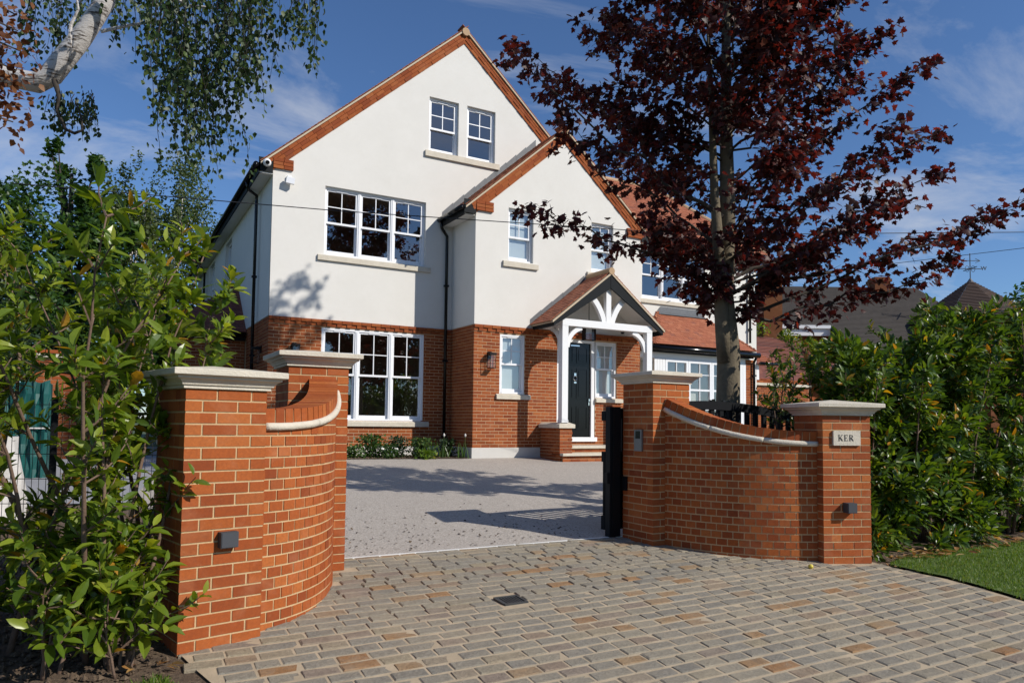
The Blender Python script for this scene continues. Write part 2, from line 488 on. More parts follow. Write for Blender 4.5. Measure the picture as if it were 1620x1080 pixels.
# unit meshes shared by alike pieces
def unit_box(name, mat, taper=0.0):
    b = MB()
    b.box(-.5, .5, -.5, .5, -.5, .5)
    return b.mesh(name, mat)
CAMP = Vector((0, 0, CAMH))
def pieces(name, mat, mats, parent, limit=300, unit=None, keyf=None):
    """the pieces that show largest become objects, the rest one joined part"""
    if not mats: return
    unit = unit or unit_box(name, mat)
    us = unit if isinstance(unit, list) else [unit]
    order = sorted(mats, key=keyf or (lambda m: (m.translation - CAMP).length))
    for m in order[:limit]:
        link(name, random.choice(us), parent, m)
    rest = order[limit:]
    if rest:
        b = MB()
        vs = [[v.co.copy() for v in u.vertices] for u in us]
        fs = [[tuple(p.vertices) for p in u.polygons] for u in us]
        for m in rest:
            b.piece()
            k = random.randrange(len(us))
            b.faces([m @ c for c in vs[k]], fs[k])
        o = b.build(name, mat, parent)
        o['kind'] = 'stuff'

def frame(c, x, y, z, sx, sy, sz):
    """matrix of a piece: centre, three unit axes, three sizes"""
    return Matrix(((x[0] * sx, y[0] * sy, z[0] * sz, c[0]), (x[1] * sx, y[1] * sy, z[1] * sz, c[1]), (x[2] * sx, y[2] * sy, z[2] * sz, c[2]), (0, 0, 0, 1)))

# ground profile (the drive climbs from the road to the house)
GP = [(-400, -0.16), (-4, -.24), (2.2, -0.24), (3.0, -0.195), (5.05, 0.0), (6.75, 0.15), (14.7, 0.665), (18, 0.70), (60, 0.8), (700, 0.8)]
def gz(y, x=0.7):
    """height of the ground; the crossover also climbs a little to the right in front of the gate"""
    z = GP[-1][1]
    for (a, za), (b, zb) in zip(GP, GP[1:]):
        if y <= b:
            z = za + (zb - za) * (y - a) / (b - a); break
    k = 1.0 if y < 5.05 else max(0.0, 1 - (y - 5.05) / 1.70)
    if y < 2.2: k = max(0.0, 1 - (2.2 - y) / 6)
    return z + 0.0155 * k * (min(max(x, 0.7), 8.0) - 0.7)
def sheet(name, poly_by_y, mat, dz, xstep=None):
    """ground sheet: list of (y, x0, x1) rows"""
    b = MB()
    ys = sorted(set([r[0] for r in poly_by_y] + [p[0] for p in GP if poly_by_y[0][0] < p[0] < poly_by_y[-1][0]]))
    def xr(y):
        for (a, a0, a1), (c, c0, c1) in zip(poly_by_y, poly_by_y[1:]):
            if y <= c + 1e-9:
                k = (y - a) / (c - a) if c > a else 0
                return a0 + (c0 - a0) * k, a1 + (c1 - a1) * k
        return poly_by_y[-1][1:]
    for a, c in zip(ys, ys[1:]):
        x0, x1 = xr(a); u0, u1 = xr(c)
        A = [x0] + [v for v in (0.7, 8.0) if x0 < v < x1] + [x1]
        C = [u0] + [v for v in (0.7, 8.0) if x0 < v < x1] + [u1]
        for p0, p1, q0, q1 in zip(A, A[1:], C, C[1:]):
            b.poly([(p0, a, gz(a, p0) + dz), (p1, a, gz(a, p1) + dz), (q1, c, gz(c, q1) + dz), (q0, c, gz(c, q0) + dz)])
    return b.build(name, mat)

struct(sheet("ground", [(-400, -500, 500), (700, -500, 500)], "ground_green", -0.02))
struct(sheet("road", [(-5.5, -300, 300), (2.28, -300, 300)], "asphalt", -0.008))
def sett_left(y): return 0.46 + max(0, (5.0 - y)) * 0.30 if y < 5.0 else (0.5 if y < 5.2 else 0.95)
SR = [(2.28, 1.28, 7.08), (3.45, 0.92, 7.08), (3.78, 0.83, 7.10), (4.12, 0.72, 7.09), (4.43, 0.62, 6.98), (4.75, 0.53, 6.93), (5.0, 0.47, 6.9), (5.6, 0.47, 6.6), (6.80, 0.5, 6.6)]
def sx(y):
    for (a, a0, a1), (c, c0, c1) in zip(SR, SR[1:]):
        if y <= c:
            k = (y - a) / (c - a); return a0 + (c0 - a0) * k, a1 + (c1 - a1) * k
    return SR[-1][1:]
pav = struct(sheet("sett_paving", SR, "sett_joint", 0.0085))
struct(sheet("driveway", [(6.80, 1.2, 9.2), (8.5, 0.6, 11.5), (14.6, 0.3, 19.0), (16.2, 0.3, 19.0)], "resin_gravel", 0.004))
struct(sheet("soil", [(3.2, -6, 0.9), (5.0, -6, 0.47), (9.0, -6, 0.9), (10.5, -6, 0.6)], "soil_brown", -0.006))
struct(sheet("soil", [(4.4, 7.0, 14), (5.0, 6.6, 14), (9.0, 7.5, 14)], "soil_brown", -0.004))
struct(sheet("side_path", [(10.5, -3.0, 0.29), (22, -3.0, 2.6)], "paving_grey", 0.006))

# --- setts: the stones of the crossover
def sett_units():
    us = []
    for k in range(10):
        b = MB(); b.cur = random.random()
        def j(a): return random.uniform(-a, a)
        t = [(-.47 + j(.02), -.45 + j(.03)), (.47 + j(.02), -.45 + j(.03)), (.47 + j(.02), .45 + j(.03)), (-.47 + j(.02), .45 + j(.03))]
        mid = [(-.5, -.5), (.5, -.5), (.5, .5), (-.5, .5)]
        top = [(x * .99, y * .97, .5 + j(.05)) for x, y in t]
        sh = [(x, y, .40 + j(.03)) for x, y in mid]
        bo = [(x, y, -.5) for x, y in mid]
        fs = [(0, 1, 2, 3)]
        for a in range(4):
            c = (a + 1) % 4
            fs.append((a, 4 + a, 4 + c, c)); fs.append((4 + a, 8 + a, 8 + c, 4 + c))
        b.faces(top + sh + bo, fs)
        us.append(b.mesh("sett", "sett_stone"))
    return us
sm = []
y = 2.34
LW = None
def inpillar(x, y):
    return False
DRAIN = (2.88, 5.13, 0.21, 0.19)
def wcurve(c, t):
    (x0, y0), a0, h0, (x1, y1), a1, h1 = c
    p = [(x0, y0), (x0 + h0 * math.cos(a0), y0 + h0 * math.sin(a0)), (x1 - h1 * math.cos(a1), y1 - h1 * math.sin(a1)), (x1, y1)]
    k = ((1 - t) ** 3, 3 * t * (1 - t) ** 2, 3 * t * t * (1 - t), t ** 3)
    return (sum(w_ * q[0] for w_, q in zip(k, p)), sum(w_ * q[1] for w_, q in zip(k, p)))
WCL = ((.970, 5.215), rad(14), .45, (1.80, 6.45), rad(81), .55)
WCR = ((6.402, 5.03), rad(180 - 24), .755, (5.45, 6.26), rad(180 - 74), .45)
CLX = [wcurve(WCL, k / 30) for k in range(31)]; CRX = [wcurve(WCR, k / 30) for k in range(31)]
def wall_block(x, y):
    """inside the footprint of the two curved walls and the pillars"""
    if y > 5.1 and x < np.interp(y, [q[1] for q in CLX], [q[0] for q in CLX]) - .02: return True
    if y > 4.95 and x > np.interp(y, [q[1] for q in CRX], [q[0] for q in CRX]) + .02: return True
    if y > 6.44 and (x < 1.96 or x > 5.26): return True
    if x > 6.36 and y > 4.93 - (x - 6.36) * .36: return True
    return False
row = 0
while y < 6.78:
    pitch = random.uniform(0.114, 0.124)
    x0, x1 = sx(y)
    x = x0 + random.uniform(-.1, .1)
    while x < x1:
        L = random.choice((.16, .19, .20, .21, .22, .23, .25, .29)) * random.uniform(.95, 1.05)
        xc, yc = x + L / 2, y + pitch / 2
        if abs(yc - DRAIN[1]) < DRAIN[3] / 2 + .05:
            e0, e1 = DRAIN[0] - .125, DRAIN[0] + .125        # stones cut to fit round the drain
            if x < e0 < x + L and e0 - x > .05: L = e0 - x
            elif x < e1 < x + L and x + L - e1 > .05: L, x = x + L - e1, e1
            xc = x + L / 2
        dx, dy = abs(xc - DRAIN[0]), abs(yc - DRAIN[1])
        if not wall_block(xc, yc) and not (dx < DRAIN[2] / 2 + L / 2 - .005 and dy < DRAIN[3] / 2 + .05) and xc + L / 2 < x1 + .08 and xc - L / 2 > x0 - .09:
            sl_ = math.atan((gz(yc + .1) - gz(yc - .1)) / .2) + random.uniform(-.012, .012)
            m = Matrix.Translation((xc, yc, gz(yc, xc) - 0.012 + random.uniform(-.002, .002))) @ Matrix.Rotation(sl_, 4, 'X') @ Matrix.Rotation(random.uniform(-.012, .012), 4, 'Y') @ Matrix.Rotation(random.uniform(-.012, .012), 4, 'Z') @ Matrix.Diagonal((L - .012, pitch - .022, .05, 1))
            sm.append(m)
        x += L
    y += pitch; row += 1
pieces("sett", "sett_stone", sm, pav, 300, sett_units())
# lawn edge border stones and drain
d = thing("drain_cover", "small square black iron drain grating set in the stone setts", "drain", (DRAIN[0], DRAIN[1], gz(DRAIN[1], DRAIN[0])))
b = MB(); zb = gz(DRAIN[1], DRAIN[0]) + .004
b.bar((DRAIN[0] - .105, DRAIN[1] - .09, zb), (DRAIN[0] + .105, DRAIN[1] - .09, zb), .02, .02)
b.bar((DRAIN[0] - .105, DRAIN[1] + .09, zb + .012), (DRAIN[0] + .105, DRAIN[1] + .09, zb + .012), .02, .02)
b.bar((DRAIN[0] - .1, DRAIN[1] - .08, zb), (DRAIN[0] - .1, DRAIN[1] + .08, zb + .01), .02, .02)
b.bar((DRAIN[0] + .1, DRAIN[1] - .08, zb), (DRAIN[0] + .1, DRAIN[1] + .08, zb + .01), .02, .02)
b.build("frame", "drain_iron", d)
for k in range(7):
    b = MB(); x = DRAIN[0] - .075 + k * .025
    b.bar((x, DRAIN[1] - .08, zb - .002), (x, DRAIN[1] + .08, zb + .009), .011, .012)
    b.build("grating_bar", "drain_iron", d)
b = MB(); b.box(DRAIN[0] - .1, DRAIN[0] + .1, DRAIN[1] - .085, DRAIN[1] + .085, zb - .05, zb - .02); b.build("sump", "black_timber", d)

# ------------------------------------------------------------------ gate pillars
def pillar(label, fl, ang, width, zb, n, bricks_first):
    """fl: front left corner, ang: direction of the front face"""
    ux = Vector((math.cos(ang), math.sin(ang), 0)); uy = Vector((-math.sin(ang), math.cos(ang), 0)); uz = Vector((0, 0, 1))
    fl = Vector((fl[0], fl[1], 0))
    ctr = fl + (ux + uy) * width / 2
    t = thing("gate_pillar", label, "gate pillar", (ctr.x, ctr.y, zb), "brick pillars of the gateway")
    zt = zb + n * .075
    b = MB()
    def P(u, v, z): q = fl + ux * u + uy * v; return (q.x, q.y, z)
    i = .0045
    c = [(i, i), (width - i, i), (width - i, width - i), (i, width - i)]
    for k in range(4):
        a, e = c[k], c[(k + 1) % 4]
        b.poly([P(*a, zb - .25), P(*e, zb - .25), P(*e, zt), P(*a, zt)])
    b.build("mortar_core", "mortar_buff", t)
    ms = []
    sides = [(fl, ux, -uy), (fl + ux * width, uy, ux), (fl + ux * width + uy * width, -ux, uy), (fl + uy * width, -uy, -ux)]
    for r in range(-2, n):
        for si, (o, du, nn) in enumerate(sides):
            A = (.1025, .215, width - .1025 - .215 - .02)
            segs = A if (r + si + bricks_first) % 2 == 0 else (A[2], A[1], A[0])
            u = 0
            for k, L in enumerate(segs):
                # the course returns round the corner: each brick is a real corner block
                cpt = o + du * (u + L / 2) - nn * .045 + Vector((0, 0, zb + r * .075 + .0375))
                e = 0.0 if k == 0 else 0.0
                ms.append(frame(cpt + nn * random.uniform(-.0015, .0015), du, -nn, uz, L - .002, .09 - random.uniform(0, .002), .0632))
                u += L + .01
    pieces("brick", "brick_wall_red", ms, t, 300, unit_box("brick", "brick_wall_red"))
    # moulded stone cap
    prof = [(.0, .0), (.018, .0), (.018, .018), (.03, .022), (.034, .034), (.05, .052), (.068, .060), (.072, .064), (.072, .074), (.092, .078), (.102, .084), (.102, .118), (.098, .122)]
    b = MB()
    for (o0, z0), (o1, z1) in zip(prof, prof[1:]):
        q0 = [(-o0, -o0), (width + o0, -o0), (width + o0, width + o0), (-o0, width + o0)]
        q1 = [(-o1, -o1), (width + o1, -o1), (width + o1, width + o1), (-o1, width + o1)]
        for k in range(4):
            e = (k + 1) % 4
            b.poly([P(*q0[k], zt + z0), P(*q0[e], zt + z0), P(*q1[e], zt + z1), P(*q1[k], zt + z1)])
    o1 = .098
    q1 = [(-o1, -o1), (width + o1, -o1), (width + o1, width + o1), (-o1, width + o1)]
    for k in range(4):
        e = (k + 1) % 4
        b.poly([P(*q1[k], zt + .122), P(*q1[e], zt + .122), P(width / 2, width / 2, zt + .165)])
    b.build("cap", "stone_cast", t)
    return t, ux, uy, fl, zt
A1 = math.atan2(.117, .505)
A4 = math.atan2(-.178, .494)
P1 = pillar("brick pillar nearest the left laurels, with a grey box lamp on its front", (.449, 4.994), A1, .53, 0.0, 22, 0)
P2 = pillar("tall left brick pillar between the curved wall and the drive opening", (1.39, 6.45), 0.0, .53, .13, 24, 1)
P3 = pillar("tall right brick pillar with a grey intercom panel beside the black gate", (5.28, 6.26), 0.0, .53, .12, 24, 1)
P4 = pillar("low right brick pillar carrying the stone KER name plate", (6.365, 4.93), A4, .53, .075, 20, 0)

# ------------------------------------------------------------------ curved wing walls
def curved_wall(label, CV, sgn, z_start, z_end, zb0):
    """outer face is a swept curve; starts at the outer pillar, ends at the gate pillar"""
    N = 240
    pts = [Vector((*wcurve(CV, k / N), 0)) for k in range(N + 1)]
    C = (pts[N // 2].x, pts[N // 2].y)
    cum = [0]
    for p, q in zip(pts, pts[1:]): cum.append(cum[-1] + (q - p).length)
    L = cum[-1]
    def at(s):
        s = max(0, min(L, s))
        k = min(N - 1, int(np.searchsorted(cum, s, 'right') - 1))
        f = (s - cum[k]) / (cum[k + 1] - cum[k])
        p = pts[k].lerp(pts[k + 1], f)
        k0 = max(0, k - 2); k1 = min(N, k + 3)
        tn = (pts[k1] - pts[k0]).normalized()
        n = Vector((tn.y, -tn.x, 0)) * sgn
        return p, tn, n
    def ztop(s):
        u = s / L
        return z_start + (z_end - z_start) * (u ** 2.1)
    th = thing("curved_wall", label, "garden wall", (C[0], C[1], zb0), "curved brick wing walls")
    TH = .225
    # mortar backing
    m = MB(); K = 60
    for k in range(K):
        s0, s1 = L * k / K, L * (k + 1) / K
        p0, _, n0 = at(s0); p1, _, n1 = at(s1)
        o0 = p0 - n0 * .004; o1 = p1 - n1 * .004; i0 = p0 - n0 * (TH - .006); i1 = p1 - n1 * (TH - .006)
        z0, z1 = ztop(s0) - .02, ztop(s1) - .02
        for x0, x1, fl in ((o0, o1, sgn < 0), (i0, i1, sgn > 0)):
            q = [(x0.x, x0.y, zb0 - .3), (x1.x, x1.y, zb0 - .3), (x1.x, x1.y, z1), (x0.x, x0.y, z0)]
            m.poly(q if not fl else q[::-1])
        m.poly([(o0.x, o0.y, z0), (o1.x, o1.y, z1), (i1.x, i1.y, z1), (i0.x, i0.y, z0)])
    m.build("mortar_core", "mortar_buff", th)
    # headers in half bond, outer and inner face
    outer = []; inner = []
    uz = Vector((0, 0, 1))
    for side in (0, 1):
        for r in range(-3, 26):
            z0 = zb0 + r * .075
            s = -.056 if r % 2 else 0.0
            while s < L - .02:
                w_ = .1025; a0 = max(0.0, s); a1 = min(L, s + w_)
                s += .1135
                if a1 - a0 < .015: continue
                sc = (a0 + a1) / 2
                zt = min(ztop(a0), ztop(a1)) - .045
                h = min(.0625, zt - z0)
                if h < .012: continue
                p, tn, n = at(sc)
                if side == 0:
                    c = p - n * .045
                    outer.append(frame(c + n * random.uniform(-.002, .002) + uz * (z0 + h / 2 + .005), tn, n, uz, a1 - a0, .09, h))
                else:
                    c = p - n * (TH - .045)
                    inner.append(frame(c + uz * (z0 + h / 2 + .005), tn, n, uz, (a1 - a0) * .93, .09, h))
    ub = unit_box("brick", "brick_wall_red")
    pieces("brick", "brick_wall_red", outer, th, 300, ub)
    pieces("brick", "brick_wall_red", inner, th, 0, ub)
    # coping of bricks on edge
    cop = []
    nC = int(L / .0765); d = L / nC
    for k in range(nC):
        s = (k + .5) * d
        p, tn, n = at(s)
        sl = math.atan2(ztop(s + .03) - ztop(s - .03), .06)
        tt = (tn * math.cos(sl) + uz * math.sin(sl)).normalized()
        up = (uz * math.cos(sl) - tn * math.sin(sl)).normalized()
        c = p - n * (TH / 2) + uz * (ztop(s) + .045)
        cop.append(frame(c, tt, n, up, (d - .009) / max(.3, math.cos(sl)), TH + .012, .098 + random.uniform(-.002, .002)))
    pieces("coping_brick", "brick_wall_red", cop, th, 300, unit_box("coping_brick", "brick_wall_red"))
    m = MB(); K = 70
    for k in range(K):
        s0, s1 = L * k / K, L * (k + 1) / K
        p0, _, n0 = at(s0); p1, _, n1 = at(s1)
        z0, z1 = ztop(s0) + .086, ztop(s1) + .086
        o0, o1, i0, i1 = p0, p1, p0 - n0 * TH, p1 - n1 * TH
        q = [(o0.x, o0.y, z0), (o1.x, o1.y, z1), (i1.x, i1.y, z1), (i0.x, i0.y, z0)]
        m.poly(q)
        for x0, x1 in ((o0, o1), (i0, i1)):
            m.poly([(x0.x, x0.y, z0 - .09), (x1.x, x1.y, z1 - .09), (x1.x, x1.y, z1), (x0.x, x0.y, z0)])
    m.build("coping_mortar", "mortar_buff", th)
    # half round stone string under the coping
    nS = 3
    for g_ in range(nS):
        m = MB(); tp = []
        for k in range(18):
            s = L * (g_ + .003 + .994 * k / 17) / nS
            p, tn, n = at(s)
            tp.append(p + n * (.011 + random.uniform(-.0008, .0008)) + uz * (ztop(s) - .030 + random.uniform(-.001, .001)))
        m.tube(tp, .028, 10)
        m.build("string_course", "stone_cast", th, smooth=True)
    return th
curved_wall("curved sunlit brick wall sweeping up between the two left pillars", WCL, 1, 1.44, 1.74, 0.0)
curved_wall("curved shaded brick wall sweeping down between the two right pillars", WCR, -1, 1.31, 1.66, .06)

# things fixed to the pillars
def boxlamp(label, P, u, z, wd, hd, dp):
    t_, ux, uy, fl, zt = P
    c = fl + ux * u
    o = thing("box_lamp", label, "outdoor lamp", (c.x, c.y, z), "box lamps on the pillars")
    b = MB(); q = c - uy * (dp / 2 + .002)
    b.obox(frame((q.x, q.y, z), ux, uy, Vector((0, 0, 1)), wd, dp, hd))
    b.build("housing", "grey_lamp_metal", o)
    b = MB()
    q = c - uy * (dp + .004)
    b.obox(frame((q.x, q.y, z), ux, uy, Vector((0, 0, 1)), wd * .92, .004, hd * .92))
    b.build("front_plate", "grey_lamp_metal", o)
    return o
boxlamp("flat grey box lamp on the front of the left sunlit pillar", P1, .285, .685, .112, .10, .055)
boxlamp("small grey cube lamp on the right pillar below the name plate", P4, .265, .645, .10, .10, .085)
t_, ux, uy, fl, zt = P4
c = fl + ux * .255
pl = thing("name_plate", "cream stone plate lettered KER on the right pillar", "name plate", (c.x, c.y, 1.345))
b = MB(); q = c - uy * .008
b.obox(frame((q.x, q.y, 1.345), ux, uy, Vector((0, 0, 1)), .30, .03, .15))
b.build("plate", "stone_cast", pl)
def serif(word, h):
    """Roman capitals from thick stems, thin strokes and slab ends; returns quads in the plate's plane"""
    T, t = .17 * h, .055 * h; out = []; x = 0
    def q(*p): out.append(p)
    def bx(a, b_, c, d): q((a, b_), (c, b_), (c, d), (a, d))
    def stroke(p, e, w_): 
        d = Vector((e[0] - p[0], e[1] - p[1])).normalized(); n = Vector((-d.y, d.x)) * w_ / 2
        q((p[0] + n.x, p[1] + n.y), (p[0] - n.x, p[1] - n.y), (e[0] - n.x, e[1] - n.y), (e[0] + n.x, e[1] + n.y))
    for ch in word:
        st = x + .10 * h
        bx(st, 0, st + T, h); bx(st - .08 * h, -.0, st + T + .08 * h, t); bx(st - .08 * h, h - t, st + T + .08 * h, h)
        if ch == "K":
            stroke((st + T, .42 * h), (st + .62 * h, h - t), t * 1.3); stroke((st + T + .12 * h, .52 * h), (st + .66 * h, t), T); bx(st + .5 * h, h - t, st + .76 * h, h); bx(st + .5 * h, 0, st + .82 * h, t); x += 1.06 * h
        if ch == "E":
            bx(st + T, 0, st + .58 * h, t); bx(st + T, h - t, st + .55 * h, h); bx(st + T, .5 * h - t / 2, st + .42 * h, .5 * h + t / 2)
            bx(st + .52 * h, 0, st + .58 * h, .24 * h); bx(st + .49 * h, .78 * h, st + .55 * h, h); bx(st + .38 * h, .4 * h, st + .43 * h, .6 * h); x += .88 * h
        if ch == "R":
            prev = None
            for k in range(9):
                a = PI / 2 - PI * k / 8; p = (st + T + .2 * h + .17 * h * math.cos(a), .75 * h + .22 * h * math.sin(a))
                if prev: stroke(prev, p, t + (T - t) * math.sin(PI * (k - .5) / 8))
                prev = p
            bx(st + T, h - t, st + T + .2 * h, h); bx(st + T, .5 * h, st + T + .2 * h, .5 * h + t); stroke((st + T + .12 * h, .52 * h), (st + .66 * h, t), T); bx(st + .52 * h, 0, st + .80 * h, t); x += .95 * h
    return out, x
qs, wd = serif("KER", .062)
b = MB()
q0 = c - uy * .0245 - ux * (wd / 2 + .012)
for k_, poly in enumerate(qs):
    pp = [q0 + ux * p[0] - uy * (.0004 * (k_ % 5)) + Vector((0, 0, 1.316 + p[1])) for p in poly]
    b.poly(pp)
b.build("lettering", "black_letter", pl)

t_, ux, uy, fl, zt = P3
ic = thing("intercom", "grey metal intercom panel on the gate side of the tall right pillar", "intercom", (5.27, 6.50, 1.27))
b = MB(); b.box(5.258, 5.279, 6.43, 6.56, 1.16, 1.40); b.build("panel", "grey_panel", ic)
b = MB(); b.box(5.2555, 5.258, 6.455, 6.535, 1.30, 1.385); b.build("camera_window", "black_gloss", ic)

# ------------------------------------------------------------------ sliding gate, its post and track
GY = 6.93
g = thing("sliding_gate", "black timber gate with an arched top slid open behind the right wall", "gate", (6.8, GY, .17))
def gtop(x): return 1.60 + .17 * math.cos((x - 6.8) / 1.75 * PI / 2)
def gbar(name, x0, x1, z0f, z1f, y0, y1, mat="black_timber", K=1):
    b = MB()
    for k in range(K):
        a = x0 + (x1 - x0) * k / K; e = x0 + (x1 - x0) * (k + 1) / K
        p = [(a, y0, z0f(a)), (e, y0, z0f(e)), (e, y1, z0f(e)), (a, y1, z0f(a)), (a, y0, z1f(a)), (e, y0, z1f(e)), (e, y1, z1f(e)), (a, y1, z1f(a))]
        b.faces(p, [(0, 3, 2, 1), (4, 5, 6, 7), (0, 1, 5, 4), (1, 2, 6, 5), (2, 3, 7, 6), (3, 0, 4, 7)])
    return b.build(name, mat, g)
gbar("top_rail", 5.10, 8.55, lambda x: gtop(x) - .11, gtop, GY - .035, GY + .035, K=24)
gbar("bottom_rail", 5.10, 8.55, lambda x: .24, lambda x: .40, GY - .035, GY + .035)
gbar("middle_rail", 5.10, 8.55, lambda x: 1.02, lambda x: 1.14, GY - .032, GY + .032)
for k in range(22):
    x = 5.20 + k * .158
    gbar("picket", x, x + .06, lambda x: 1.14, lambda x: gtop(x) - .10, GY - .022, GY + .022)
for k in range(24):
    x = 5.11 + k * .1435
    gbar("board", x, x + .138, lambda x: .40, lambda x: 1.02, GY - .018, GY + .018)
gp = thing("gate_post", "slim black steel post at the end of the opened gate", "gate post", (5.17, 6.82, .16))
b = MB(); b.box(5.10, 5.255, 6.80, 6.885, .17, 1.66); b.build("post", "black_metal", gp)
b = MB(); b.box(5.13, 5.15, 6.784, 6.80, .2, 1.66); b.build("rib", "black_metal", gp)
b = MB(); b.box(5.065, 5.10, 6.80, 6.85, .78, .90); b.build("photocell", "black_metal", gp)
b = MB(); b.box(5.257, 5.278, 6.70, 6.79, .70, .86); b.build("photocell", "black_metal", gp)
tr = MB(); tr.box(2.0, 8.7, 6.815, 6.845, gz(6.83) - .02, gz(6.83) + .016); tr.box(2.0, 8.7, 6.85, 6.875, gz(6.86) - .02, gz(6.86) + .006)
tag(tr.build("gate_track", "steel_track"), "thin steel track crossing the drive between the gate pillars", "gate track")

# ------------------------------------------------------------------ the house
YM, YP = 16.0, 14.73          # main front and projecting wing
TAN = 0.885
HZ = 0.62
house = thing("house", "large white rendered house with red brick ground floor and tiled gables", "house", (7.5, 16.0, HZ))
BND = 3.69                    # top of the brickwork
def zmain(x): return 10.80 - .889 * abs(x - 7.475)
def zwing(x): return 8.305 - .873 * abs(x - 9.615)

def wall_y(b, Y, x0, x1, z0, ztop, holes, extra=(), reveal=0.0, flip=False):
    """wall in the plane y = Y facing -y, cut by rectangular holes, with reveals"""
    zt = ztop if callable(ztop) else (lambda x: ztop)
    xs = sorted(set([x0, x1] + [h for q in holes for h in q[:2] if x0 < h < x1] + [e for e in extra if x0 < e < x1]))
    for a, e in zip(xs, xs[1:]):
        m = (a + e) / 2
        hs = sorted([(q[2], q[3]) for q in holes if q[0] - 1e-6 <= m <= q[1] + 1e-6])
        z = z0
        for h0, h1 in hs:
            if h0 > z: b.poly([(a, Y, z), (e, Y, z), (e, Y, h0), (a, Y, h0)])
            z = h1
        b.poly([(a, Y, z), (e, Y, z), (e, Y, zt(e)), (a, Y, zt(a))])
    if reveal:
        for (a, e, h0, h1) in holes:
            r = Y + reveal
            b.poly([(a, Y, h0), (a, Y, h1), (a, r, h1), (a, r, h0)])
            b.poly([(e, Y, h0), (e, r, h0), (e, r, h1), (e, Y, h1)])
            b.poly([(a, Y, h1), (e, Y, h1), (e, r, h1), (a, r, h1)])
            b.poly([(a, Y, h0), (a, r, h0), (e, r, h0), (e, Y, h0)])
def brick_rows(out, o, du, nn, L, z0, z1, holes, parity=0, dz=.075, start_half=False):
    """stretcher bond on a flat wall: o start point, du direction, nn outward normal; holes in (u0,u1,z0,z1)"""
    uz = Vector((0, 0, 1)); r = 0
    z = z0
    while z < z1 - .02:
        h = min(.0615, z1 - z - .006)
        u = 0.0 if (r + parity) % 2 == 0 else -.1125
        while u < L:
            a, e = max(0.0, u), min(L, u + .2125)
            u += .225
            if e - a < .02: continue
            segs = [(a, e)]
            zc = z + h / 2
            for h0, h1, k0, k1 in holes:
                if k0 - .01 < zc < k1 + .01:
                    ns = []
                    for s0, s1 in segs:
                        if h1 <= s0 or h0 >= s1: ns.append((s0, s1)); continue
                        if s0 < h0: ns.append((s0, h0 - .003))
                        if s1 > h1: ns.append((h1 + .003, s1))
                    segs = ns
            for s0, s1 in segs:
                if s1 - s0 < .02: continue
                c = o + du * ((s0 + s1) / 2) - nn * (.0105 + random.uniform(0, .001)) + uz * (z + h / 2 + .005)
                out.append(frame(c, du, -nn, uz, s1 - s0, .02, h))
        z += dz; r += 1
X_, Y_, Z_ = Vector((1, 0, 0)), Vector((0, 1, 0)), Vector((0, 0, 1))
HB = []       # all facing bricks of the house

W1F = (4.134, 6.538, 5.14, 6.677)
W2A = (6.581, 7.355, 7.94, 9.273)
W2B = (7.583, 8.370, 7.94, 9.273)
WGF = (4.134, 6.550, 1.478, 3.518)
PW1 = (8.084, 8.762, 5.235, 6.480)
PW2 = (10.44, 11.115, 5.235, 6.480)
PGW = (7.905, 8.562, 2.135, 3.510)
PDR = (9.47, 10.586, 1.06, 3.516)
PSW = (10.586, 11.246, 2.11, 3.505)
RW = (13.08, 15.46, 5.02, 6.43)

b = MB()
wall_y(b, YM - .008, 3.003, 11.95, BND, zmain, [W1F, W2A, W2B], (7.475,), .12)
wall_y(b, YP - .008, 7.235, 11.995, BND, zwing, [PW1, PW2], (9.615,), .12)
wall_y(b, YM - .008, 11.95, 17.60, 1.0, 6.62, [RW], (), .12)
b.poly([(7.235, YP - .008, BND), (7.235, YP - .008, 6.3), (7.235, YM - .008, 6.3), (7.235, YM - .008, BND)])
b.poly([(11.995, YP - .008, BND), (11.995, YM - .008, BND), (11.995, YM - .008, 6.3), (11.995, YP - .008, 6.3)])
# left flank with two window recesses, right flank, back
def wall_x(b, X, y0, y1, z0, z1, holes, depth):
    ys = sorted(set([y0, y1] + [v for h in holes for v in h[:2]]))
    for a, e in zip(ys, ys[1:]):
        m = (a + e) / 2; z = z0
        for h in holes:
            if h[0] <= m <= h[1]:
                b.poly([(X, e, z), (X, a, z), (X, a, h[2]), (X, e, h[2])]); z = h[3]
                b.poly([(X, a, h[2]), (X, a, h[3]), (X + depth, a, h[3]), (X + depth, a, h[2])])
                b.poly([(X, e, h[2]), (X + depth, e, h[2]), (X + depth, e, h[3]), (X, e, h[3])])
                b.poly([(X, a, h[3]), (X, e, h[3]), (X + depth, e, h[3]), (X + depth, a, h[3])])
                b.poly([(X, a, h[2]), (X + depth, a, h[2]), (X + depth, e, h[2]), (X, e, h[2])])
        b.poly([(X, e, z), (X, a, z), (X, a, z1), (X, e, z1)])
LH = [(21.6, 22.8, 5.1, 6.6), (25.2, 26.4, 5.1, 6.6)]
wall_x(b, 2.995, YM - .008, 30.0, BND, 6.85, LH, .12)
b.poly([(17.60, YM - .008, .5), (17.60, 24, .5), (17.60, 24, 6.62), (17.60, YM - .008, 6.62)])
b.poly([(3.0, 30, .5), (3.0, 30, 6.8), (11.95, 30, 6.8), (11.95, 30, .5)])
b.build("render_wall", "render_white", house)

